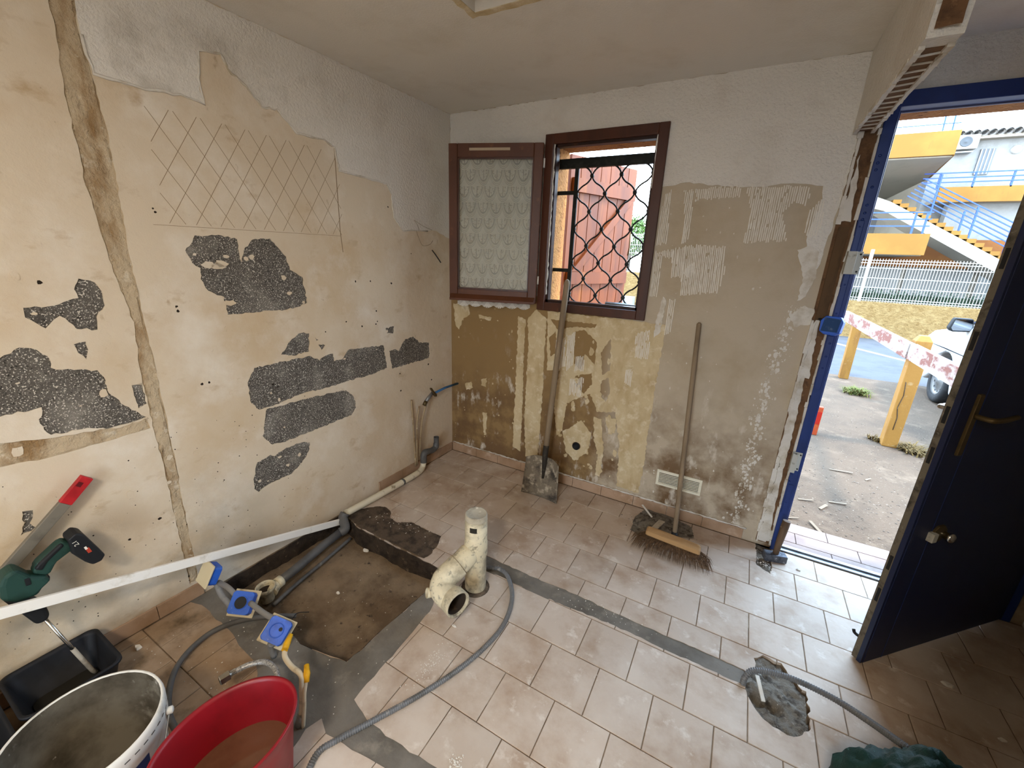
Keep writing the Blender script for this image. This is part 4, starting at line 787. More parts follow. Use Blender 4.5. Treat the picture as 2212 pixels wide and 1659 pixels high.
pm.add([(MX+.0522*math.cos(a_), MY+.0522*math.sin(a_), z) for z in (.342, .368) for a_ in rw], [(k, k+1, k+6, k+5) for k in range(4)]); pm.build('torn_label', mat('dark_torn_label', '#2b2822', [('#6a6456', 26, .58, .7)], rough=.8), sp_)
J = Vector((MX, MY, .235)); Q1 = Vector((.955, -1.215, .185)); Q2 = Vector((.930, -1.285, .150)); O1 = Vector((1.030, -1.335, .112)); od = Vector((.95, -.30, .02)).normalized()
bp2 = [J, J*.5+Q1*.5, Q1, Q2]
MB().tube(smooth_path([J, (J+Q1)/2, Q1], 5), [.044]*4+[.05]*7, 28).build('branch', m_pvc, sp_)
el_ = MB().tube(smooth_path([Q1, Q2, Vector((.938, -1.318, .130)), Vector((.975, -1.330, .118)), O1-od*.03], 6), [.0535]*8+[.0515]*17, 28, cap=False)
el_.lathe([(.0525, -.035), (.058, -.03), (.058, .012), (.0585, .016), (.052, .016), (.050, .010), (.050, -.05)], 32, T_at(O1, od)); elo = el_.build('elbow', m_pvc, sp_)
MB().lathe([(.0498, .004), (.046, -.05), (.035, -.075), (0, -.08)], 28, T_at(O1, od)).build('elbow_mouth', m_inside, elo)
cl_d = Vector((-.55, -.75, .25)).normalized(); cl_p = Vector((.895, -1.345, .105))
MB().lathe([(.014, -.03), (.021, 0), (.0215, .014), (.0185, .014), (.016, 0), (.010, -.02), (0, -.02)], 20, T_at(cl_p, cl_d)).build('cut_stub', m_pvc, elo)
MB().lathe([(.052, .0005), (.068, .0005), (.062, .006), (.0505, .008)], 24, Matrix.Translation((MX, MY, 0))).build('mortar_collar', m_residue, sp_)
# ---- pit pipes
pp_ = thing('pit_drain_pipe', 'grey drain pipe lying in the pit with a cream open trap', 'pipe', (.05, -1.4, -.08))
pA = [(0.1386,-1.5833,-0.03),(0.1239,-1.4691,-0.03),(0.0893,-1.2801,-0.03),(0.0758,-1.1622,-0.03)]
MB().tube([pA[0], pA[1], pA[2], pA[3]], .0225, 18).build('drain_tube', m_pvcg, pp_)
eA = Vector(pA[3]); MB().tube(smooth_path([eA-Vector((0, .0, 0)), Vector((eA.x+.008, eA.y+.03, eA.z+.012)), Vector((.035, -1.105, .015)), Vector((.032, -1.085, .038))], 6), .0265, 18).build('drain_elbow', m_pvcg, pp_)
tc_ = [(0.1445,-1.637,0)][0]; tcp = Vector((tc_[0], tc_[1], 0))
MB().lathe([(.030, -.075), (.034, -.06), (.034, -.02), (.042, -.012), (.042, .004), (.0385, .004), (.036, -.012), (.033, -.04), (0, -.045)], 28, Matrix.Translation(tcp)).build('trap_cup', m_pvc, pp_)
MB().disc(tcp+Vector((0, 0, -.022)), .0345, 24).build('trap_mouth', m_inside, pp_)
MB().tube([Vector(pA[0]), Vector(pA[0])+(Vector(pA[1])-Vector(pA[0])).normalized()*.028], .0275, 18).build('trap_collar', m_pvc, pp_)
MB().tube(smooth_path([tuple(tcp+Vector((.02, .015, -.035))), pA[0]], 3), .025, 16).build('trap_neck', m_pvc, pp_)
cc = [(0.2149,-1.6513,-0.06),(0.1872,-1.5163,-0.06),(0.1643,-1.3407,-0.06),(0.1342,-1.1428,-0.06)]
tag(MB().tube(smooth_path(cc, 6), .0095, 10).build('grey_conduit', m_pvcg), 'thin grey conduit lying along the pit beside the drain pipe', 'conduit')
# ---- white waste pipe along the wall with grey riser
wp_ = thing('waste_pipe', 'white waste pipe along the wall foot with grey riser', 'pipe', (.05, -.7, .03))
pw = [Vector(p) for p in [(0.0275,-1.0838,0.03),(0.0423,-0.9025,0.03),(0.0604,-0.6346,0.03),(0.063,-0.4842,0.03)]]; e0 = pw[-1]
rz0 = Vector((.050, -.405, .10))
MB().tube(smooth_path([pw[0], pw[1], pw[2], e0, Vector((.049, -.42, .040)), Vector((.050, -.407, .075))], 6), .0205, 16).build('waste_tube', mat('scuffed_white_pvc', '#d8cfb8', [('#8a7c62', 14, .58, .7, 6), ('#5f5038', 30, .68, .78)], rough=.5), wp_)
k_ = Vector([(0.0604,-0.6346,0.03)][0]); MB().tube([k_-Vector((0, .008, 0)), k_+Vector((0, .008, 0))], .0215, 16).build('pipe_band', m_pvcg, wp_)
MB().tube(smooth_path([Vector((.050, -.407, .075)), Vector((.050, -.405, .125)), Vector((.052, -.385, .147)), Vector((.056, -.325, .135)), Vector((.058, -.285, .143)), Vector((.058, -.272, .17)), Vector((.058, -.27, .225))], 6), [.0235]*13+[.0215]*12+[.0225]*6+[.0195]*6, 16, cap=False).build('riser', m_pvcg, wp_)
MB().disc((.058, -.27, .20), .018, 16).build('riser_mouth', m_inside, wp_)
# ---- water pipes and stop valve
wv = thing('stop_valve', 'brass stop valve with copper tails beside the corner', 'valve', (.05, -.33, .1))
m_cu = mat('painted_copper', '#a48f70', [('#6c5136', 12, .55, .7), ('#cbbba0', 20, .58, .7)], rough=.5, metal=.3)
for pts in ([LW(.452, .555, .012), LW(.455, .40, .022), LW(.452, .2, .028), LW(.452, .055, .028)], [LW(.395, .50, .03), LW(.425, .40, .034), LW(.436, .25, .034), LW(.438, .06, .03)], [LW(.35, .50, .05), LW(.385, .40, .045), LW(.405, .26, .04), LW(.410, .12, .034)]):
    MB().tube(smooth_path(pts, 6), .0062, 10).build('copper_tail', m_cu, wv)
vb = MB().tube([LW(.36, .51, .045), LW(.33, .545, .055), LW(.29, .575, .06)], [.011, .013, .011], 12); vb.build('valve_body', m_galv, wv)
MB().tube([LW(.37, .50, .05), LW(.35, .525, .052)], .014, 6).build('union_nut', m_brass, wv)
MB().bar(LW(.325, .62, .075), LW(.265, .545, .07), .016, .012).build('valve_lever', m_brass, wv, bev=.003)
MB().tube([LW(.285, .575, .06), LW(.26, .548, .06)], .013, 8).build('union_nut', m_brass, wv)
bpz = MB().tube([LW(.285, .565, .06), LW(.15, .575, .056), (.056, -.002, .572)], .0085, 12).build('blue_pipe', mat('blue_plastic_pipe', '#3f6f9f', [('#2f5780', 20, .5, .7)], rough=.45)); tag(bpz, 'blue plastic water pipe from the valve into the back wall', 'pipe')
# ---- loose wires on the left wall
wq = [(0.3177,1.6614),(0.3657,1.6909),(0.3766,1.7142),(0.3166,1.6863),(0.2182,1.6678)]; wr_ = [LW(a, b, .02+.012*(i % 2)) for i, (a, b) in enumerate(wq)]; wr_[0] = LW(*wq[0], .001)
tag(MB().tube(smooth_path(wr_, 6), .0012, 6).build('loose_wire', m_ash), 'thin loop of bare wire coming out of the left wall, upper one', 'wire')
wq = [(0.3427,1.6598),(0.3608,1.6231),(0.3089,1.5697),(0.2568,1.5773),(0.2114,1.6022)]; wr_ = [LW(a, b, .02+.012*(i % 2)) for i, (a, b) in enumerate(wq)]; wr_[0] = LW(*wq[0], .001)
tag(MB().tube(smooth_path(wr_, 6), .0012, 6).build('loose_wire', m_ash), 'sagging loop of bare wire coming out of the left wall, lower one', 'wire')
wq = [(0.1997,1.5443),(0.1778,1.5062),(0.146,1.4644)]; tag(MB().tube(smooth_path([LW(wq[0][0], wq[0][1], .001), LW(wq[1][0], wq[1][1], .02), LW(wq[2][0], wq[2][1], .03)], 5), .0035, 8).build('cable_stub', m_rubber), 'short black cable stub sticking out of the left wall', 'cable')

# ---- corrugated hoses
m_hose = mat('grey_corrugated_hose', '#6a6a6a', [('#55534f', 14, .5, .7), ('#9a958c', 30, .64, .76)], rough=.5, spec=.4)
def corr(name, pts, r, label, cat, m, pitch=.0075, n=10):
    P = smooth_path(pts, 14); out = [P[0]]; acc = 0
    for a, b in zip(P, P[1:]):
        L_ = (b-a).length; k = 0
        while acc+L_-k >= pitch/2:
            k += pitch/2-acc; out.append(a+(b-a)*(k/L_)); acc = 0
            if L_-k < pitch/2: break
        acc += L_-k if k else L_
    return tag(MB().tube(out, [r if i % 2 else r*.78 for i in range(len(out))], n, smooth=False).build(name, m), label, cat)
corr('corrugated_hose', [(0.9665,-0.9962,0.011),(1.0277,-0.9698,0.011),(1.0924,-0.9929,0.011),(1.1724,-1.0933,0.011),(1.213,-1.2317,0.011),(1.2042,-1.3665,0.011),(1.1638,-1.5161,0.011),(1.1,-1.6647,0.011),(1.0234,-1.8082,0.011),(0.9701,-1.9043,0.011),(0.9508,-1.9579,0.011),(0.9802,-2.0267,0.011)], .0105, 'grey corrugated hose looping across the tiles from the soil pipe', 'hose', m_hose)
hs = [(2.1294,-0.988,-0.01)] + [(2.1314,-0.9797,0.03)] + [(2.161,-0.9545,0.055)] + [(2.2613,-0.9373,0.07)] + [(2.3811,-0.9634,0.09)] + [(2.4625,-1.0343,0.13)] + [(2.5231,-1.132,0.19)] + [(2.5687,-1.1632,0.2)]
corr('corrugated_hose', hs, .0115, 'grey corrugated hose arching from the broken hole to the green bag', 'hose', m_hose)
hs = [(0.4322,-1.6734,0.02)] + [(0.3675,-1.751,0.05)] + [(0.2784,-1.8157,0.04)] + [(0.2167,-1.8942,0.02),(0.2284,-1.9792,0.02),(0.2723,-2.0474,0.02),(0.3486,-2.1009,0.02),(0.4381,-2.1368,0.02),(0.5265,-2.1496,0.02),(0.6089,-2.154,0.02)]
hz1 = MB().tube(smooth_path(hs, 8), .010, 12).build('grey_cable_sheath', m_pvcg); tag(hz1, 'smooth dark grey cable sheath curving across the dirty tiles behind the buckets', 'conduit')
# ---- electrical boxes on stiff conduits
m_bbox = mat('blue_box_plastic', '#2a5fc4', [('#1c479c', 14, .5, .7), ('#8fa9d6', 40, .70, .78)], rough=.45, spec=.4)
m_plate = mat('dirty_cream_plate', '#cdbf9d', [('#8f7f63', 16, .56, .72, 6)], rough=.6)
def ebox(label, c, face, up, plate=True, dark=True, sz=.078, platem=None):
    t = thing('electrical_box', label, 'junction box', c, 'loose electrical boxes'); F_ = T_at(c, face, Vector(up).cross(Vector(face))); h = sz/2
    sh_ = MB().prism(lambda x, y, d: F_ @ Vector((x, y, d)), [(-h*.8, -h), (h*.8, -h), (h, -h*.8), (h, h*.8), (h*.8, h), (-h*.8, h), (-h, h*.8), (-h, -h*.8)], (), -.036, 0, back=True)
    bo = sh_.build('box_body', m_bbox, t, bev=.003)
    MB().lathe([(.026, .0), (.026, .004), (.023, .004), (.023, 0)], 20, F_ @ Matrix.Translation((0, 0, 0))).build('box_ring', m_bbox, bo)
    if dark: MB().lathe([(.0255, .002), (0, .002)], 20, F_).build('box_opening', m_rubber, bo)
    else: MB().lathe([(.007, .0015), (0, .0015)], 10, F_ @ Matrix.Translation((.012, .008, 0))).build('knockout', m_rubber, bo)
    if plate: MB().prism(lambda x, y, d: F_ @ Vector((x, y, d)), [(-h*1.22, -h*1.2), (h*1.2, -h*1.2), (h*1.2, h*1.22), (-h*1.2, h*1.2)], (), *( (-.045, -.037) if dark or True else (0, 0)), back=True).build('cover_plate', platem or m_plate, t, bev=.003)
    return t, F_
c1 = Vector([(0.082,-1.792,0.17)][0]); c2 = Vector([(0.288,-1.8071,0.13)][0]); c3 = Vector([(0.525,-1.8067,0.12)][0])
ebox('blue electrical box turned away showing its cream cover plate', c1, (.1, .8, -.5), (.0, .5, .8), dark=False)
ebox('blue electrical box with round dark opening between the other two', c2, (.45, -.5, .74), (-.3, .6, .4), dark=True, sz=.085)
ebox('blue electrical box with closed lid above the wet mortar', c3, (.55, -.35, .76), (-.2, .75, .3), dark=False, sz=.085)
m_cond = mat('light_grey_conduit', '#83817e', [('#5f5d5a', 14, .55, .72)], rough=.5)
def cond(pts, label, r=.0105): return tag(MB().tube(smooth_path(pts, 5), r, 12).build('stiff_conduit', m_cond), label, 'conduit')
g1 = Vector([(0.1685,-1.8002,0)][0]); g3 = Vector([(0.5134,-1.8254,0)][0])
cond([c1+Vector((.0, -.005, -.045)), c1+Vector((.035, -.01, -.09)), g1+Vector((-.01, 0, .05)), g1], 'grey conduit rising from the mortar to the cream-plated box', .012)
cond([c1+Vector((.01, .0, -.045)), (c1+c2)/2+Vector((0, 0, .0)), c2+Vector((-.045, .01, .0))], 'grey conduit link between the cream-plated box and the middle blue box')
cond([c2+Vector((.045, .015, .01)), (c2+c3)/2+Vector((.01, .015, .01)), c3+Vector((-.035, .02, .015))], 'grey conduit link between the middle blue box and the lidded box')
cond([c3+Vector((.012, -.03, -.03)), c3*.6+g3*.4+Vector((.0, -.02, 0)), g3], 'grey conduit from the lidded blue box down into the mortar', .011)
wA = [c3+Vector((.02, .03, -.01)), Vector([(0.4618,-1.6884,0.06)][0]), Vector([(0.4898,-1.6492,0.05)][0])]
tag(MB().tube(smooth_path(wA, 5), .002, 6).build('bare_wire', m_rubber), 'thin bare wire end over the pit by the lidded blue box', 'wire')
# ---- junction box on the door jamb
db = thing('junction_box', 'crumpled blue junction box hanging beside the door frame', 'junction box', (2.24, -.05, 1.28))
cj = Vector([(2.2471,-0.055,1.2759)][0]); Fj = T_at(cj, (-.35, -.9, .1), (0, 0, 1))
MB().prism(lambda x, y, d: Fj @ Vector((x, y, d)), [(-.034, -.04), (.02, -.044), (.04, -.03), (.042, .028), (.02, .044), (-.03, .04), (-.044, .02), (-.046, -.02)], (), -.03, .01, back=True).build('box_body', m_bbox, db, bev=.004)
MB().prism(lambda x, y, d: Fj @ Vector((x, y, d)), [(-.03, -.03), (.03, -.034), (.034, .03), (-.03, .034)], (), .0105, .012).build('box_face', mat('dusty_dark_blue', '#27456f', [('#5d6f8a', 40, .58, .7)], rough=.8), db)
MB().tube([cj+Vector((-.03, .02, .01)), (2.205, -.012, 1.295), (2.19, .0, 1.30)], .006, 8).build('box_wire', m_rubber, db)
# ---- braided connector and taped cables
fh = [(0.5436,-2.0014,0.11),(0.5489,-1.9771,0.11),(0.564,-1.9383,0.11),(0.6005,-1.9022,0.11),(0.651,-1.8962,0.11),(0.6984,-1.9127,0.11)] + [(0.6937,-1.9186,0.07)] + [(0.6603,-1.9174,0)]
fx = thing('braided_connector', 'braided steel flexible connector with chrome nut by the red bucket', 'hose', fh[-1]); P_ = [Vector(p) for p in fh]
MB().tube(smooth_path(P_[1:], 7), .0092, 12).build('braided_hose', mat('steel_braid', '#a5a29c', [('#6a6763', 200, .5, .62, 2), ('#d9d6d0', 160, .6, .7, 2)], rough=.4, metal=.35), fx)
nd = (P_[0]-P_[1]).normalized()
MB().lathe([(.0105, -.006), (.0105, .012), (.012, .014)], 12, T_at(P_[1], nd)).build('ferrule', m_chrome, fx)
MB().lathe([(.0115, -.014), (.0175, -.012), (.0175, .016), (.0155, .018), (.0125, .018), (.0125, 0), (0, 0)], 6, T_at(P_[0], nd), smooth=False).build('nut', m_chrome, fx)
m_tape = mat('yellow_tape', '#d8a31a', [('#a87a10', 30, .5, .7)], rough=.5); m_cab = mat('dirty_white_cable', '#c9bda4', [('#8f8068', 14, .55, .72, 6)], rough=.6)
cbase = Vector([(0.8183,-1.9314,0)][0])
cA = [cbase, cbase+Vector((.012, .012, .07))] + [Vector(p) for p in [(0.8493,-1.9196,0.17)]+[(0.826,-1.9029,0.2),(0.7743,-1.9006,0.2)]+[(0.7426,-1.8999,0.22)]+[(0.7305,-1.8909,0.24)]]
ta = thing('taped_cable', 'curved white cable with yellow taped end, the taller of two', 'cable', cbase); MB().tube(smooth_path(cA, 7), .0085, 12).build('cable', m_cab, ta)
tA = [Vector(p) for p in [(0.738,-1.8952,0.245),(0.7222,-1.8765,0.245)]+[(0.7103,-1.8521,0.255)]]; MB().tube(tA, [.0105, .011, .007], 10).build('tape', m_tape, ta)
cB = [cbase+Vector((.018, .004, 0)), cbase+Vector((.028, .012, .09))] + [Vector(p) for p in [(0.8614,-1.9212,0.16)]+[(0.8488,-1.902,0.19)]]
tb_ = thing('taped_cable', 'straight white cable with yellow taped end, the shorter of two', 'cable', cB[0]); MB().tube(smooth_path(cB, 7), .0065, 12).build('cable', m_cab, tb_)
MB().tube([Vector(p) for p in [(0.8505,-1.9038,0.185)]+[(0.8398,-1.891,0.2)]+[(0.818,-1.876,0.21)]], [.010, .0105, .008], 10).build('tape', m_tape, tb_)
tag(MB().tube([cbase-Vector((0, 0, .0)), cbase+Vector((.012, .008, .05))], .013, 12, cap=True).build('floor_conduit', m_cond), 'grey conduit stub in the mortar around the taped cables', 'conduit')
# ---- buckets
m_bucket = mat('white_bucket_plastic', '#d9d8d2', [('#a9a698', 12, .56, .74, 6), ('#6d675b', 40, .70, .78)], rough=.45, spec=.4)
m_bktin = mat('mortar_and_shade_bucket', '#6a6356', [('#3f382c', 5, .38, .58, 7), ('#9a9486', 6, .58, .72, 6), ('#c8c3b6', 18, .66, .76), ('#2f2920', 3, .55, .75)], rough=.75)  # mortar stains, darkened further to paint the shade inside the bucket
bw_ = thing('white_bucket', 'white plastic builder bucket caked inside with grey mortar', 'bucket', (.585, -2.33, 0)); Tb = Matrix.Translation((.585, -2.33, 0))
R1, R0, HB = .160, .128, .33
bo = MB().lathe([(0, .001), (R0-.004, .001), (R0, .006), (R0+(R1-R0)*.80, .26), (R1-.004, .268), (R1+.001, .272), (R1+.003, .318), (R1, HB), (R1-.004, HB+.001), (R1-.006, HB-.002)], 48, Tb).build('body', m_bucket, bw_)
MB().lathe([(R1-.006, HB-.002), (R1-.008, .30), (R0-.006, .012), (0, .010)], 48, Tb).build('inner_wall', m_bktin, bw_)
dk = MB()
for k in range(46):
    a0 = 2*math.pi*k/46; a1 = a0+2*math.pi/46*.55; zz = .304
    dk.add([( .585+(R1+.0042)*math.cos(a), -2.33+(R1+.0042)*math.sin(a), z) for z in (zz, zz+.003) for a in (a0, a1)], [(0, 1, 3, 2)])
dk.build('rim_slots', m_rubber, bw_, fix=False)
def wrap(a0, a1, z0, z1, dr=.0012, n=18):
    mb = MB(); vs = []
    for z in (z0, z1):
        r = R0+(R1-R0)*.80*(z-.006)/.254+dr
        vs += [(.585+r*math.cos(a0+(a1-a0)*k/n), -2.33+r*math.sin(a0+(a1-a0)*k/n), z) for k in range(n+1)]
    return mb.add(vs, [(k, k+1, n+2+k, n+1+k) for k in range(n)], True)
wrap(math.radians(-42), math.radians(28), .06, .255).build('printed_label', mat('navy_label', '#1c2c5c', [('#2f4278', 9, .5, .7)], rough=.4), bw_, fix=False)
for k in range(5): wrap(math.radians(-75), math.radians(-52), .20-.016*k, .206-.016*k).build('label_line', mat('label_ink', '#5a5f70', rough=.6) if k == 0 else bpy.data.materials['label_ink'], bw_, fix=False)
hd = [Vector((.585+.168*math.cos(math.radians(a)), -2.33+.168*math.sin(math.radians(a)), z)) for a, z in ((-50, .285), (-30, .20), (-5, .17), (20, .19), (35, .22), (58, .285))]
MB().tube(smooth_path(hd, 6), .0022, 8).build('wire_handle', m_galv, bw_)
for a in (-50, 58): MB().lathe([(.010, 0), (.010, .012), (.006, .014), (0, .014)], 12, T_at((.585+.163*math.cos(math.radians(a)), -2.33+.163*math.sin(math.radians(a)), .285), (math.cos(math.radians(a)), math.sin(math.radians(a)), 0))).build('handle_lug', m_bucket, bw_)
# red oval mop bucket
m_red = mat('red_bucket_plastic', '#86101b', [('#6b0b14', 5, .5, .75), ('#b04a55', 22, .70, .80, 6)], rough=.42, spec=.45)
rbk = thing('red_bucket', 'red oval plastic bucket holding muddy water', 'bucket', (.885, -2.145, 0)); NS = 64
def oval(rx, ry, z, sp=0, off=0.0):
    pts = []
    for k in range(NS):
        t = 2*math.pi*k/NS; f = 1.0
        for tc_, s_ in ((math.radians(-30), 1.0),): f += sp*math.exp(-((math.atan2(math.sin(t-tc_), math.cos(t-tc_)))/.26)**2)
        x, y = rx*math.cos(t)*f, ry*math.sin(t)*f; a = math.radians(-8)
        pts.append(Vector((.885+x*math.cos(a)-y*math.sin(a), -2.145+x*math.sin(a)+y*math.cos(a), z)))
    return pts
def rings(mb, rs, cap0=False):
    vs = [p for r in rs for p in r]; fs = [(i*NS+k, i*NS+(k+1) % NS, (i+1)*NS+(k+1) % NS, (i+1)*NS+k) for i in range(len(rs)-1) for k in range(NS)]
    if cap0: fs.append(tuple(range(NS-1, -1, -1)))
    return mb.add(vs, fs, True)
rings(MB(), [oval(.095, .125, .001), oval(.100, .130, .006), oval(.122, .156, .24, .03), oval(.130, .165, .285, .10), oval(.138, .173, .296, .12), oval(.138, .173, .300, .12), oval(.131, .166, .300, .12), oval(.127, .162, .29, .10), oval(.117, .151, .235, .03), oval(.096, .127, .012), oval(.01, .01, .011)], True).build('body', m_red, rbk)
rings(MB(), [oval(.1115, .144, .155), oval(.06, .08, .1552), oval(.001, .001, .1552)]).build('muddy_water', mat('muddy_water', '#6d4a36', [('#58392a', 5, .5, .7)], rough=.08, spec=.5), rbk)
MB().tube(smooth_path([(.93, -2.30, .30), (.99, -2.33, .24), (1.02, -2.26, .21), (1.03, -2.2, .23)], 6), .003, 8).build('wire_handle', m_galv, rbk)
# black mortar tubs
m_tub = mat('black_rubber_tub', '#15161a', [('#22242a', 8, .5, .7), ('#6b6963', 14, .68, .80, 6)], rough=.6)
def tub(label, x0, x1, y0, y1, h):
    t = thing('mortar_tub', label, 'tub', ((x0+x1)/2, (y0+y1)/2, 0), 'black mortar tubs'); 
    def rr(ins, z, r=.03):
        out = []
        for cx, cy, a in ((x1-ins-r, y1-ins-r, 0), (x0+ins+r, y1-ins-r, 90), (x0+ins+r, y0+ins+r, 180), (x1-ins-r, y0+ins+r, 270)):
            for k in range(6): q = math.radians(a+90*k/5); out.append(Vector((cx+r*math.cos(q), cy+r*math.sin(q), z)))
        return out
    RS = [rr(.035, .001), rr(.033, .004), rr(.006, h-.01), rr(0, h-.008), rr(0, h), rr(.008, h), rr(.012, h-.012), rr(.04, .008)]
    n_ = 24; vs = [p for r in RS for p in r]; fs = [(i*n_+k, i*n_+(k+1) % n_, (i+1)*n_+(k+1) % n_, (i+1)*n_+k) for i in range(len(RS)-1) for k in range(n_)]+[tuple(range(n_-1, -1, -1)), tuple(range(7*n_, 8*n_))]
    MB().add(vs, fs, True).build('tub_body', m_tub, t)
    MB().prism(FL, [(p.x, p.y) for p in rr(.042, 0)], (), .009, .018).build('mortar_dregs', mat('wet_mortar_dregs', '#2b2924', rough=.5), t)
tub('black rubber tub by the left wall with the mixing rod in it', -.045, .205, -2.395, -2.15, .14)
tub('black rubber tub at the left picture edge behind the white bucket', -.05, .33, -2.80, -2.41, .14)
# mixing drill
dr = thing('mixing_drill', 'dark green cordless drill with mixing rod leaning on the left wall', 'drill', LW(2.2, .02, .12))
m_green = mat('dark_green_plastic', '#22413a', [('#183028', 9, .5, .7), ('#7d8578', 30, .70, .78)], rough=.55); m_blk = mat('black_battery_plastic', '#1b1d20', [('#5c5a55', 26, .66, .76)], rough=.55)
MB().prism(LW, [(2.2825,0.5597),(2.2593,0.514),(2.2303,0.4922),(2.2218,0.4728),(2.2446,0.4588),(2.2567,0.4404),(2.3055,0.4439),(2.3294,0.4729),(2.3243,0.5216),(2.3109,0.5495)], (), .085, .150, back=True).build('motor_housing', m_green, dr, bev=.012, seg=3)
MB().prism(LW, [(2.2552,0.5146),(2.2392,0.5425),(2.1982,0.5715),(2.1716,0.5865),(2.1556,0.5687),(2.1534,0.5413),(2.1982,0.5203),(2.2166,0.493),(2.2283,0.487)], (), .098, .138, back=True).build('grip', m_green, dr, bev=.009, seg=3)
MB().prism(LW, [(2.2484,0.5276),(2.2351,0.5431),(2.1963,0.5703),(2.1768,0.5826),(2.1711,0.568),(2.2159,0.5366),(2.2333,0.5128)], (), .094, .142, back=True).build('grip_rubber', m_blk, dr, bev=.006)
MB().prism(LW, [(2.2301,0.4884),(2.2212,0.476),(2.2251,0.4622),(2.2477,0.4538),(2.2468,0.4679)], (), .106, .130, back=True).build('trigger', m_blk, dr, bev=.003)
bat = MB().prism(LW, [(2.1627,0.588),(2.1402,0.6011),(2.1248,0.5878),(2.0896,0.4785),(2.1023,0.4637),(2.1264,0.4632),(2.1408,0.4851),(2.1629,0.5328)], (), .086, .150, back=True).build('battery', m_blk, dr, bev=.006)
MB().prism(LW, [(2.2745,0.5158),(2.2631,0.5141),(2.2643,0.4899),(2.2757,0.4917)], (), .149, .1525).build('side_button', m_blk, dr, bev=.002)
MB().prism(LW, [(2.1321,0.5332),(2.1227,0.5343),(2.1185,0.5144),(2.128,0.5134)], (), .1495, .1508).build('red_mark', mat('red_print', '#b3402e', rough=.5), bat)
MB().prism(LW, [(2.1342,0.5404),(2.1282,0.5419),(2.1258,0.5309),(2.1318,0.5294)], (), .1495, .1511).build('white_mark', m_white, bat)
fc = bpy.data.curves.new('battery_print', 'FONT'); fc.body = '2.1'; fc.size = .017; fc.extrude = .0002; fo = bpy.data.objects.new('battery_print', fc); COL.objects.link(fo); fc.materials.append(m_white)
tl = [(2.1409,0.558)][0]; xa = (LW(*[(2.1452,0.5756)][0], .151)-LW(*tl, .151)).normalized(); nz = LN; ya = nz.cross(xa); tp_ = LW(*tl, .1512)
bpy.context.view_layer.update(); fm = bpy.data.meshes.new_from_object(fo.evaluated_get(bpy.context.evaluated_depsgraph_get())); bpy.data.objects.remove(fo); fo = bpy.data.objects.new('battery_print', fm); COL.objects.link(fo)
fo.matrix_basis = Matrix(((xa.x, ya.x, nz.x, tp_.x), (xa.y, ya.y, nz.y, tp_.y), (xa.z, ya.z, nz.z, tp_.z), (0, 0, 0, 1))); par(fo, bat)
MB().prism(LW, [(2.3272,0.4746),(2.2766,0.4419),(2.2519,0.3892),(2.25,0.3528),(2.261,0.3353),(2.2842,0.3389),(2.3044,0.4042)], (), .088, .148, back=True).build('gearbox', m_blk, dr, bev=.012, seg=3)
r0_, r1_ = [(2.2648,0.3426),(2.2033,0.0386)]
MB().tube([LW(r0_[0], r0_[1], .118), LW(r0_[0]*.35+r1_[0]*.65, r0_[1]*.35+r1_[1]*.65, .118), LW(r1_[0], r1_[1], .12)], .0055, 10).build('mixing_rod', m_chrome, dr)
MB().tube([LW(r0_[0]*.42+r1_[0]*.58, r0_[1]*.42+r1_[1]*.58, .118), LW(r1_[0], r1_[1], .12), LW(r1_[0]-.006, .025, .122)], .0068, 10).build('rod_crust', mat('mortar_crust', '#a29a8c', [('#7b7468', 30, .5, .7)], rough=.9), dr)
# straightedge
sb_ = thing('straightedge', 'grey aluminium straightedge with red end cap leaning on the left wall', 'straightedge', LW(2.5, .3, .04))
q0, q1, q2 = [(2.0604,0.7377),(2.1283,0.6703),(2.3096,0.4983)]
A0, A1, A2 = (LW(a, b, .045) for a, b in (q0, q1, q2)); A3 = A2+(A2-A1)*1.4
wl_d = LN; MB().bar(A1, A3, .034, .016, up=wl_d).build('bar', mat('dusty_aluminium', '#7f786b', [('#6a6357', 14, .5, .7)], rough=.6, metal=.3), sb_, bev=.002)
rc = MB().bar(A0+(A0-A1)*.02, A1, .0355, .018, up=wl_d).build('end_cap', mat('red_cap_plastic', '#b8242a', [('#d87a78', 30, .68, .78), ('#961a20', 9, .5, .7)], rough=.45), sb_, bev=.002)
ax2 = (A0-A1).normalized(); MB().bar(A0-ax2*.018+wl_d*.0088+ax2.cross(wl_d)*-.006, A0-ax2*.034+wl_d*.0088+ax2.cross(wl_d)*-.006, .014, .002, up=wl_d).build('hang_hole', mat('cap_hole', '#5c0f14', rough=.9), rc)
# white trim strip across the pit
ws = MB(); wa = Vector((.030, -1.088, -.012)); wb_ = Vector((.100, -2.345, .457)); wc = wb_+(wb_-wa)*.06
ws.bar(wa, wc, .012, .036, up=(0, 0, 1)); o = tag(ws.build('trim_strip', mat('white_trim', '#f2efe8', [('#c7bfae', 10, .55, .72)], rough=.6), bev=.002), 'long white trim strip slanting from the pit elbow to the drill', 'strip')
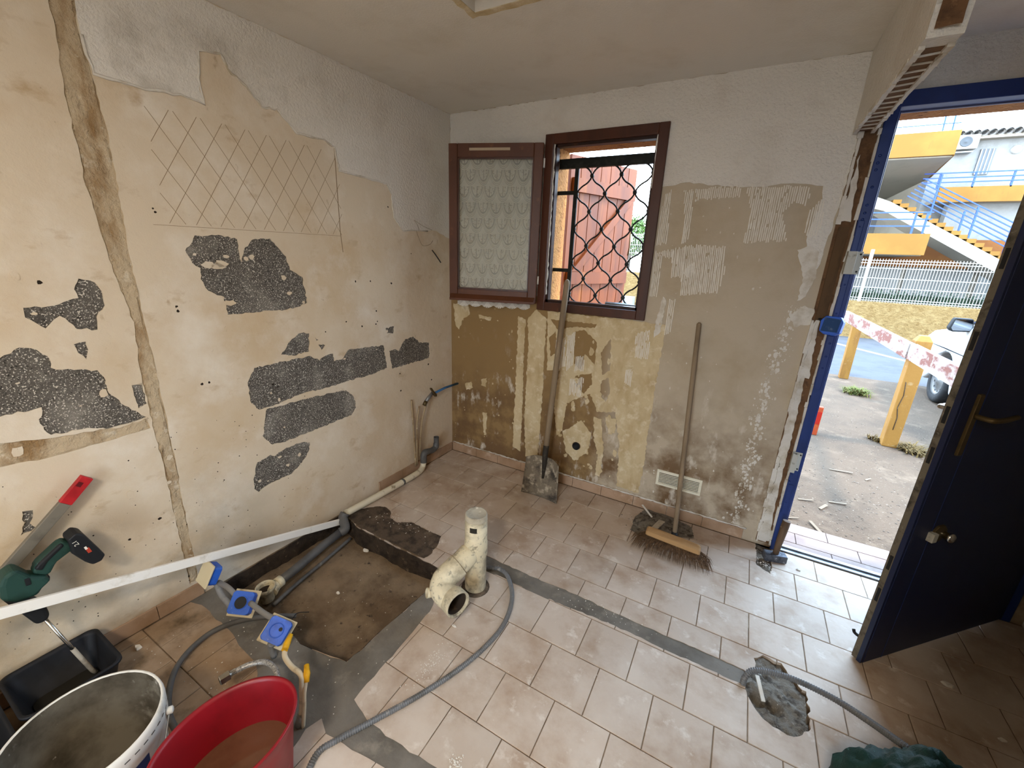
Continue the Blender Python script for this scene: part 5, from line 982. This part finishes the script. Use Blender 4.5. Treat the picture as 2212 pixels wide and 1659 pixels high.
# green bag
m_bag = mat('green_woven_bag', '#12352f', [('#0c2622', 6, .5, .7), ('#4d7a70', 90, .66, .74, 3), ('#27534a', 14, .58, .72)], rough=.55, bump=[(220, .5, .004, 2)])
bgm = MB(); vs = []; NA, NB = 72, 32
for j in range(NB+1):
    ph = math.pi/2*j/NB
    for i in range(NA):
        a = 2*math.pi*i/NA; d = Vector((math.cos(a)*math.cos(ph), math.sin(a)*math.cos(ph), math.sin(ph)))
        f = 1+.16*MN.fractal(d*2.2+Vector((3, 1, 0)), 1, 2, 4)+.10*abs(MN.noise(d*5)); vs.append(Vector((2.53+d.x*.20*f, -1.315+d.y*.19*f, max(.002, d.z*.345*f))))
bgm.add(vs, [(j*NA+i, j*NA+(i+1) % NA, (j+1)*NA+(i+1) % NA, (j+1)*NA+i) for j in range(NB) for i in range(NA)]+[tuple(range(NA-1, -1, -1))], True)
tag(bgm.build('woven_bag', m_bag), 'crumpled dark green woven bag on the hall floor', 'bag')
# broken conduit in the hole, loose chips
bc = [(2.1738,-0.9357,0.004),(2.1971,-1.0192,0.004)]
tag(MB().bar(Vector(bc[0])+Vector((0, 0, .012)), Vector(bc[1])+Vector((0, 0, -.008)), .014, .006).build('broken_conduit', m_whitechip, bev=.001), 'broken white conduit strip inside the hole in the floor', 'conduit')
for (q, r, lab) in [((790,1190), .022, 'curved white plaster shard on the pit floor'), ((981,1353), .012, 'small white chip below the open pipe elbow'), ((730,1282), .014, 'pale stone chip in the middle of the pit'), ((875,1222), .02, 'brown stone against the far side of the pit'),
                    ((2045,1480), .022, 'pale plaster chip on the dark hall floor'), ((1725,1232), .013, 'small grey chip on the tiles in front of the threshold'), ((2165,1600), .013, 'faint white chip behind the green bag'), ((298,1395), .02, 'pinkish plaster lump beside the black tub')]:
    z = -.078 if q in ((790,1190), (730,1282), (875,1222)) else 0
    PZ_ = {(790,1190): [(0.2709,-1.1558,-0.078)][0], (981,1353): [(1.0317,-1.3516,0)][0], (730,1282): [(0.3918,-1.4382,-0.078)][0], (875,1222): [(0.5391,-1.1295,-0.075)][0], (2045,1480): [(2.826,-0.5767,0)][0], (1725,1232): [(2.3752,-0.1364,0)][0], (2165,1600): [(2.9185,-0.7454,0)][0], (298,1395): [(0.029,-2.0732,0.01)][0]}[q]
    mb = MB(); rr_ = random.Random(q[0]); vs = []
    for k in range(7): a = 2*math.pi*k/7; f = rr_.uniform(.6, 1.1); vs.append(Vector((PZ_[0]+r*f*math.cos(a), PZ_[1]+r*.6*f*math.sin(a), z+.001)))
    top = [Vector((v.x*.8+PZ_[0]*.2, v.y*.8+PZ_[1]*.2, z+r*rr_.uniform(.3, .6))) for v in vs]
    mb.add(vs+top, [tuple(range(6, -1, -1)), tuple(range(7, 14))]+[(k, (k+1) % 7, 7+(k+1) % 7, 7+k) for k in range(7)]); tag(mb.build('plaster_chip', m_whitechip if q[0] != 875 else m_soilwall), lab, 'chip', 'loose plaster chips')
cr = MB(); rc_ = random.Random(15)
def scatter(cx, cy, sx, sy, n_, r0, r1, z=0.0):
    for _ in range(n_):
        x, y = rc_.gauss(cx, sx), rc_.gauss(cy, sy)
        if x < wx(y)+.03 or y > -.03 or math.hypot(x-.585, y+2.33) < .15 or math.hypot(x-MX, y-MY) < .075 or math.hypot(x-.885, y+2.145) < .15 or (x < .22 and y < -2.13): continue
        inpit = inside((x, y), pit); zz = -.082 if inpit else z
        if inpit and rc_.random() < .5: continue
        r = rc_.uniform(r0, r1); chunk(cr, (x, y, zz+r*.3), r, rc_, .5)
p_ = [(1.0585,-1.5254)][0]; scatter(p_[0], p_[1], .015, .05, 120, .0012, .0035)
p_ = [(1.34,-1.7532)][0]; scatter(p_[0], p_[1], .015, .01, 40, .002, .005)
p_ = [(1.5567,-0.9392)][0]; scatter(p_[0], p_[1], .12, .03, 60, .0015, .0035)
p_ = [(2.215,-0.1668)][0]; scatter(p_[0], p_[1], .02, .03, 50, .002, .006)
p_ = [(0.4813,-1.5022)][0]; scatter(p_[0]+.1, p_[1]+.1, .16, .16, 60, .0012, .004)
scatter(1.3, -1.0, .8, .55, 260, .0008, .0026); scatter(.35, -2.0, .25, .2, 160, .001, .004); scatter(.3, -.95, .12, .03, 60, .002, .005)
scatter(1.7, -.25, .12, .05, 80, .001, .003)
tag(cr.build('floor_crumbs', m_whitechip), 'fine plaster crumbs scattered over the floor', 'crumbs', kind='stuff')

# ================================================================ OUTSIDE
def xmat(*a, **k): return mat(*a, gain=.47, **k)  # all outdoor colours darkened to offset the light of the strong sky
m_ground = xmat('gravelly_ground', '#6c5743', [('#574635', 2.0, .45, .7), ('#86705a', 5, .55, .75), ('#b8a994', 60, .64, .72, 3), ('#4f4336', 80, .66, .74, 3)], rough=.95, bump=[(70, .6, .015, 4)])
m_asph = xmat('asphalt', '#55565a', [('#47484c', 3, .45, .7), ('#66676a', 40, .6, .72)], rough=.92)
m_terr = xmat('terrace_tile', '#9c857a', [('#876f64', 6, .45, .7), ('#ac988c', 9, .58, .75)], rough=.6, rnd=.06)
m_ywall = xmat('yellow_roughcast_wall', '#9c7b48', [('#b0905c', 6, .45, .65, 7), ('#85622e', 9, .55, .70, 7)], rough=.95, bump=[(16, 1.0, .05, 5)])
m_ybld = xmat('yellow_building_paint', '#996a26', [('#a9782f', 1.2, .45, .7), ('#7d5524', 4, .62, .78, 6, (1, 1, .3))], rough=.85)
m_obld = xmat('orange_building_paint', '#8a521d', [('#9a6126', 1.5, .5, .7)], rough=.85)
m_beige = xmat('pale_soffit_paint', '#b8ad9a', [('#a89d8a', 1.5, .5, .75, 5, (1, .3, 1))], rough=.9)
m_pale = xmat('pale_render', '#a5a49f', [('#96958f', 4, .5, .7), ('#b3b2ac', 9, .6, .75)], rough=.95, bump=[(20, .4, .02, 4)])
m_rail = xmat('blue_railing_paint', '#2a55c8', [('#3a68dd', 6, .5, .7)], rough=.45)
m_fence = xmat('white_fence_wire', '#d5d1c8', rough=.6)
m_garage = xmat('white_garage_door', '#96958f', [('#878680', 3, .5, .7, 4, (1, 1, .2))], rough=.6)
m_hedge = xmat('hedge_leaf', '#22361a', [('#141f0e', 12, .45, .65), ('#3c562a', 18, .58, .72)], rough=.8, rnd=.1)
m_ypost = xmat('yellow_post_paint', '#a8762b', [('#8f5f22', 9, .5, .7, 6, (1, 1, .3)), ('#c0a070', 14, .60, .74), ('#5b351a', 16, .66, .76, 7, (1, 1, .25))], rough=.75, bump=[(50, .3, .006)])
m_wrail = xmat('peeling_rail_paint', '#cdc2b8', [('#8a5446', 8, .44, .56, 8, (1, .35, 1)), ('#dbd2c8', 24, .58, .68, 7)], rough=.85, bump=[(50, .3, .006)])
gd = MB().box(-9, 16, .37, 5.62, -.5, -.1).build('ground', m_ground); struct(gd, 'brown gravelly ground outside the door')
rd = MB().box(-9, 16, 5.62, 26, -.52, -.105).build('road', m_asph); struct(rd, 'grey asphalt road beyond the posts')
rm = MB().bar((3.7, 9.3, -.104), (5.1, 7.2, -.104), .12, .004); tag(rm.build('road_marking', xmat('white_road_paint', '#b5b5b0', rough=.8)), 'faded white line painted on the road', 'marking')
tr_ = MB().box(1.9, 3.6, .05, .375, -.3, -.034).build('terrace', xmat('terrace_bed', '#6a5a4e', rough=.95)); struct(tr_, 'strip of pink tiles outside the threshold')
for r_, (ya, yb) in enumerate(((.052, .15), (.153, .262), (.265, .372))):
    for i in range(8):
        xa = 1.95+(i+(.45 if r_ % 2 else 0))*.305
        if xa > 3.4: continue
        MB().box(xa, xa+.302, ya, yb, -.032, -.022).build('terrace_tile', m_terr, tr_, bev=.002)
bk = MB().box(-9, 16, -20, -4.86, -.5, -.1).build('ground', m_ground); struct(bk, 'garden ground behind the house')
# posts and rail
def post(label, x, y, h, tilt):
    t = thing('barrier_post', label, 'post', (x, y, -.1), 'yellow barrier posts'); s_ = .058
    vs = [(x-s_, y-s_, -.1), (x+s_, y-s_, -.1), (x+s_, y+s_, -.1), (x-s_, y+s_, -.1)]+[(x-s_+tilt, y-s_, h-.05), (x+s_+tilt, y-s_, h-.05), (x+s_+tilt, y+s_, h-.05), (x-s_+tilt, y+s_, h-.05)]+[(x-.03+tilt, y-.03, h), (x+.03+tilt, y-.03, h), (x+.03+tilt, y+.03, h), (x-.03+tilt, y+.03, h)]
    MB().add(vs, [(3, 2, 1, 0)]+[(i, (i+1) % 4, 4+(i+1) % 4, 4+i) for i in range(4)]+[(4+i, 4+(i+1) % 4, 8+(i+1) % 4, 8+i) for i in range(4)]+[(8, 9, 10, 11)]).build('shaft', m_ypost, t, bev=.008)
    return t
p2 = post('cracked yellow concrete post close to the doorway', 3.335, 2.55, .98, 0); post('yellow concrete post farther out by the road', 3.41, 5.42, .86, -.01)
MB().tube([(3.30, 2.49, .55), (3.315, 2.489, .42), (3.30, 2.489, .30), (3.322, 2.489, .2), (3.32, 2.489, .08)], .003, 5).build('crack', m_soilwall, p2)
bl = thing('barrier_rail', 'peeling red and white wooden rail across the yellow posts', 'rail', (3.25, 3, .77))
MB().box(3.215, 3.262, 2.42, 5.45, .775, .915).build('rail_board', m_wrail, bl, bev=.004); MB().box(3.225, 3.272, 1.0, 2.415, .775, .915).build('rail_board', m_wrail, bl, bev=.004)
# wall, fence, hedge
gw = MB().box(2.0, 16, 10.5, 10.8, -.2, .765).build('garden_wall', m_ywall); struct(gw, 'yellow roughcast wall along the far side of the road')
gw2 = MB().box(-9, .5, 10.5, 10.8, -.2, 1.16).build('garden_wall', m_ywall); struct(gw2, 'higher yellow wall seen through the window')
def fence(label, x0, x1, z0, z1, px):
    t = thing('mesh_fence', label, 'fence', (x0, 10.6, z0), 'white mesh fences'); mb = MB(); x = x0
    while x < x1: mb.box(x-.004, x+.004, 10.60, 10.61, z0, z1+.02); x += .053
    for z in (z0+.03, z0+.08, z0+.33, z0+.55, z0+.78, z1-.08, z1-.02): mb.box(x0, x1, 10.59, 10.60, z-.007, z+.007)
    o = mb.build('mesh_panel', m_fence, t); o['kind'] = 'stuff'
    for p in px: MB().box(p-.03, p+.03, 10.55, 10.61, z0-.01, z1+.22).build('fence_post', m_fence, t)
fence('white wire mesh fence on the yellow wall beyond the door', 2.2, 9.0, .77, 1.74, (4.29, 6.8))
fence('white wire mesh fence on the wall seen through the window', -4.0, .4, 1.16, 2.24, (-3.2,))
def leaves(mb, fn, n_, r, rng):
    for _ in range(n_):
        c = Vector(fn(rng)); a = Vector((rng.uniform(-1, 1), rng.uniform(-1, 1), rng.uniform(-1, 1))).normalized(); b = a.orthogonal().normalized(); q = r*rng.uniform(.6, 1.2)
        mb.add([c-a*q, c+b*q*.45, c+a*q, c-b*q*.45], [(0, 1, 2, 3)])
rv = random.Random(4); hg = MB(); leaves(hg, lambda g_: (g_.uniform(2.5, 9), 11.2+g_.uniform(-.2, .2), .4+g_.uniform(.0, .68)*g_.uniform(.8, 1)), 5200, .045, rv); hg.box(2.5, 9, 11.1, 11.3, .2, .95)
tag(hg.build('hedge', m_hedge, fix=False), 'low clipped green hedge behind the white mesh fence', 'hedge')
tr2 = thing('garden_tree', 'sunlit leafy green tree beyond the fence in the window', 'tree', (-2.2, 14, -.1)); lf = MB()
leaves(lf, lambda g_: (lambda v: (-2.3+v.x*1.25, 14+v.y*1.0, 2.35+v.z*.75))(Vector((g_.gauss(0, 1), g_.gauss(0, 1), g_.gauss(0, 1))).normalized()*g_.uniform(.5, 1)), 3600, .07, rv); lf.build('foliage', xmat('bright_leaf', '#5c7a2c', [('#3d5a1c', 5, .45, .65), ('#86a044', 8, .58, .72)], rough=.7), tr2, fix=False)
MB().tube([(-2.3, 14, -.1), (-2.25, 14, 1.2), (-2.3, 14, 2.3)], [.12, .09, .05], 8).build('trunk', m_soilwall, tr2)
ub_ = MB().box(-1.32, -.98, 9.9, 10.2, -.1, .48).build('meter_box', xmat('pale_box', '#a5a7aa', rough=.5), bev=.01); tag(ub_, 'pale grey meter box at the wall outside the window', 'box')
# weeds, reflector, litter
def weed(label, c, n_, r, h, dry):
    mb = MB()
    for _ in range(n_):
        a = rv.uniform(0, 6.28); q = r*rv.uniform(.3, 1); b0 = Vector((c[0]+rv.gauss(0, r*.35), c[1]+rv.gauss(0, r*.35), -.1)); tip = b0+Vector((math.cos(a)*q, math.sin(a)*q, h*rv.uniform(.3, 1))); s_ = Vector((-math.sin(a), math.cos(a), 0))*.006
        m_ = (b0+tip)/2+Vector((0, 0, h*.3)); mb.add([b0-s_, b0+s_, m_+s_*.8, m_-s_*.8, tip], [(0, 1, 2, 3), (3, 2, 4)])
    return tag(mb.build('weed_tuft', xmat('weed_dry' if dry else 'weed_green', '#6b5426' if dry else '#69702c', [('#8a6e38', 20, .5, .7)], rough=.9), fix=False), label, 'weed', 'weed tufts')
weed('green weed tuft growing between the posts', (3.42, 4.5), 260, .17, .09, False); weed('dry straw-coloured weeds at the foot of the near post', (3.50, 2.5), 240, .15, .06, True); weed('dry weeds on the far side of the near post foot', (3.25, 2.62), 60, .08, .05, True)
rf = thing('reflector_marker', 'orange reflector marker half hidden by the door frame', 'reflector', (2.72, 2.45, -.1))
MB().box(2.69, 2.75, 2.42, 2.47, -.1, .2).build('marker_body', xmat('orange_plastic', '#b3461a', [('#d86a20', 9, .5, .7)], rough=.5), rf, bev=.006); MB().box(2.70, 2.745, 2.414, 2.42, .02, .15).build('reflector', xmat('red_reflector', '#b8281a', rough=.3), rf)
for i, (q, l_, w_, a, lab) in enumerate([((2.52, .9), .10, .012, .3, 'curled pale bark flake lying nearest the terrace, left'), ((2.62, .86), .09, .02, 1.0, 'pale wood flake beside the curled bark outside'), ((2.72, .98), .11, .014, .2, 'forked pale wood flake outside, in the middle'), ((2.55, .52), .17, .02, 2.0, 'long pale splinter just beyond the terrace tiles'), ((2.83, 1.6), .16, .016, .1, 'long pale strip of bark farther out on the gravel'), ((2.42, .58), .07, .01, .4, 'short pale splinter by the terrace corner'), ((3.0, 1.55), .06, .012, .8, 'small pale bark piece farther out on the gravel')]):
    x, y = q; o = MB().bar((x-l_/2*math.cos(a), y-l_/2*math.sin(a), -.094), (x+l_/2*math.cos(a), y+l_/2*math.sin(a), -.088), w_, .004).build('wood_flake', xmat('pale_wood_flake', '#8f7c66', rough=.9) if i == 0 else bpy.data.materials['pale_wood_flake']); tag(o, lab, 'wood flake', 'wood flakes on the gravel')
pb = MB()
for _ in range(900): x, y = rv.uniform(2.2, 4.4), .4+abs(rv.gauss(0, 1.3)); chunk(pb, (x, y, -.098), rv.uniform(.003, .010), rv, .5)
tag(pb.build('gravel', xmat('gravel_stone', '#786a5c', [('#4f443a', 20, .5, .7)], rough=.95)), 'loose gravel stones outside the door', 'gravel', kind='stuff')
# car
m_car = xmat('white_car_paint', '#e2e6ea', rough=.25, spec=.5, coat=.4); m_tyre = xmat('tyre_rubber', '#1e1e1f', [('#3a3836', 20, .55, .7)], rough=.8); m_cglass = xmat('car_glass', '#0e1216', rough=.05, spec=.6)
car = thing('parked_car', 'white car parked beyond the door edge', 'car', (5.0, 3.7, -.1))
def CY(y, z, d): return Vector((d, y, z))
arch = lambda cy: [(cy+.36*math.cos(math.radians(a)), .19+.36*math.sin(math.radians(a))) for a in range(0, 181, 15)]
prof = [(5.62, .12), (5.68, .35), (5.60, .62), (5.35, .76), (4.75, .87), (4.45, .93), (1.75, .96), (1.5, .8), (1.48, .2), (1.9, .08)] + [(p[0], max(.08, p[1])) for p in reversed(arch(2.25))] + [(4.3, .08)] + [(p[0], max(.08, p[1])) for p in reversed(arch(4.72))] + [(5.2, .1)]
MB().prism(CY, prof, (), 4.22, 5.86, back=True).build('body', m_car, car, bev=.05, seg=4)
cab = [(4.62, .9), (3.85, 1.36), (2.3, 1.38), (1.72, .94)]
MB().add([CY(y, z, 4.24 if z < 1 else 4.42) for y, z in cab]+[CY(y, z, 5.84 if z < 1 else 5.66) for y, z in cab], [(0, 1, 2, 3), (7, 6, 5, 4), (0, 4, 5, 1), (1, 5, 6, 2), (2, 6, 7, 3)]).build('cabin', m_car, car, bev=.04, seg=3)
wdw = [(4.42, .96), (3.82, 1.30), (2.35, 1.32), (1.9, .97)]
MB().add([CY(y, z, 4.236 if z < 1 else 4.395) for y, z in wdw], [(0, 1, 2, 3)]).build('side_window', m_cglass, car)
for wy in (4.72, 2.25):
    for wx_ in (4.30, 5.78):
        sg2 = -1 if wx_ < 5 else 1; Tw = T_at((wx_, wy, .19), (sg2, 0, 0))
        wh_ = MB().lathe([(.17, -.09), (.27, -.09), (.29, -.06), (.29, .05), (.27, .075), (.205, .075), (.195, .06)], 36, Tw).build('tyre', m_tyre, car)
        MB().lathe([(.20, .055), (.19, .066), (.17, .05), (.12, .04), (.10, .055), (.05, .06), (.04, .075), (0, .075)], 36, Tw).build('rim', xmat('steel_rim', '#9a9a98', [('#55565a', 16, .55, .7)], rough=.35, metal=.5) if 'steel_rim' not in bpy.data.materials else bpy.data.materials['steel_rim'], wh_)
        for k in range(12): a = 2*math.pi*k/12; MB().disc(Tw @ Vector((.148*math.cos(a), .148*math.sin(a), .0475)), .013, 8, (sg2, 0, 0)).build('rim_slot', m_tyre, wh_)
mr = MB().prism(lambda x, z, d: Vector((x, 4.30+d, z)), [(4.03, .90), (4.06, .86), (4.22, .87), (4.24, .93), (4.22, 1.02), (4.06, 1.02)], (), -.0, .09, back=True).build('mirror_shell', m_tyre, car, bev=.015)
MB().prism(lambda x, z, d: Vector((x, 4.30-d, z)), [(4.05, .905), (4.07, .875), (4.215, .885), (4.225, .93), (4.21, 1.005), (4.065, 1.005)], (), -.004, .004, back=True).build('mirror_glass', xmat('mirror_glass', '#c9cdd0', rough=.03, metal=1), mr)
# apartment building across the road
bdg = thing('apartment_building', 'yellow and white apartment building with blue stair railings across the road', 'building', (6, 16, -.1))
P = lambda nm, m, *b: MB().box(*b).build(nm, m, bdg)
P('wall', m_pale, 6.25, 16, 16.5, 17, -.1, 5.45); P('recess_wall', m_pale, -2, 6.3, 22, 22.4, -.1, 6); P('side_wall', m_beige, 6.25, 6.6, 17, 22, -.1, 5.4)
P('parapet', m_ybld, 1.0, 5.80, 13.0, 13.12, 4.33, 4.88)
MB().prism(lambda x, y, d: Vector((x, y, d)), [(1.0, 13.12), (5.80, 13.12), (6.22, 16.5), (6.9, 22), (1, 22)], (), 4.30, 4.45, back=True).build('landing_slab', m_beige, bdg)
MB().prism(lambda x, y, d: Vector((x, y, d)), [(5.80, 13.0), (5.80, 13.13), (6.24, 16.5), (6.28, 16.5)], (), 4.30, 4.86, back=True).build('side_parapet', m_ybld, bdg)
P('parapet', m_ybld, 1.0, 5.83, 13.0, 13.12, 1.92, 2.46); P('landing_slab', m_beige, 1.0, 5.8, 13.12, 16.4, 1.90, 2.05)
P('parapet', m_ybld, 6.35, 16, 15.5, 15.62, 3.5, 3.91); P('landing_slab', m_beige, 6.35, 16, 15.62, 16.5, 3.5, 3.6)
P('wall', m_obld, 4.0, 16, 15.5, 15.6, 1.62, 2.45); P('wall', m_pale, 6.8, 16, 16.0, 16.4, 2.45, 3.5)
for a, b in ((4.2, 6.1), (6.2, 7.75), (7.9, 9.6)):
    gdr = P('garage_door', m_garage, a, b, 15.62, 15.7, -.1, 1.6)
P('wall', m_beige, 4.0, 16, 15.7, 15.8, -.1, 1.62)
rail = MB()
def rl_(name, a, b, w_=.028): MB().bar(a, b, w_, w_).build(name, m_rail, bdg)
for z in (2.65, 2.82, 2.99): rl_('handrail', (1.0, 13.0, z), (5.76, 13.0, z))
for x in (3.2, 4.3, 5.43, 5.66): rl_('rail_post', (x, 13.02, 2.46), (x, 13.02, 3.0), .04)
for z in (4.04, 4.16, 4.29): rl_('handrail', (5.9, 15.5, z), (16, 15.5, z))
for x in (6.28, 7.04, 7.83, 8.6, 9.4): rl_('rail_post', (x, 15.52, 3.88), (x, 15.52, 4.31), .04)
for z in (5.04, 5.24): rl_('handrail', (1.0, 13.02, z), (5.75, 13.02, z), .022)
for x in (3.4, 4.4, 5.44, 5.62): rl_('rail_post', (x, 13.04, 4.86), (x-.02, 13.04, 5.3), .03)
# stairs
sl = -.567
for k in range(20):
    x = 5.05+k*.18; z = 3.42+sl*(x-5.05); MB().box(x, x+.19, 13.95, 15.2, z-.11, z).build('stair_step', m_ybld, bdg)
MB().prism(lambda x, z, d: Vector((x, d, z)), [(4.6, 3.52), (5.0, 3.36), (8.6, 3.36+sl*3.6), (8.6, 3.36+sl*3.6-.34), (4.9, 3.12), (4.6, 3.2)], (), 13.9, 15.2, back=True).build('stair_slab', m_beige, bdg)
for k in range(6):
    f = k/5; z0 = 3.51+.42*f; rl_('stair_rail', (5.33+.27*f, 13.95, z0+.0), (8.6, 13.95, z0+sl*(8.6-5.33-.27*f)+.03*f), .024)
for x, z0, z1 in ((5.93, 3.0, 4.03), (6.86, 2.42, 3.2), (7.63, 2.05, 2.75), (6.62, 2.6, 3.1)): rl_('stair_post', (x, 13.96, z0), (x, 13.96, z1), .036)
# window, air conditioner, roof edge, lamp on the far wall
fw_ = P('window', xmat('far_shutter', '#6f7478', rough=.5), 7.24, 7.56, 16.46, 16.5, 4.36, 5.06)
for x in (7.26, 7.345, 7.43, 7.515): MB().box(x-.012, x+.012, 16.44, 16.46, 4.37, 5.05).build('shutter_bar', m_fence, fw_)
ac = P('air_conditioner', m_fence, 6.58, 7.04, 16.12, 16.42, 5.03, 5.40)
MB().lathe([(.14, .0), (.14, .01), (.12, .01), (.1, .004), (.03, .004), (.02, .012), (0, .012)], 24, T_at((6.76, 16.12, 5.22), (0, -1, 0))).build('fan_grille', xmat('ac_fan_grey', '#55585a', rough=.6), ac)
P('ac_bracket', m_galv, 6.62, 7.0, 16.2, 16.5, 4.95, 4.98)
for k in range(24):
    x = 6.6+k*.17; MB().lathe([(.095, 0), (.095, .9), (.07, .9), (.07, 0)], 12, T_at((x, 16.15, 5.43), (0, .93, .37))).build('roof_tile', xmat('sunlit_roof_tile', '#e2dad0', rough=.85) if k == 0 else bpy.data.materials['sunlit_roof_tile'], bdg)  # tile colour paled to paint the sun glare on the roof
P('roof_slab', m_beige, 6.5, 16, 16.2, 18, 5.30, 5.38)
MB().lathe([(.0, .10), (.06, .09), (.11, .05), (.12, 0)], 20, T_at((8.0, 16.5, 5.0), (0, -1, 0))).build('wall_lamp', m_fence, bdg)
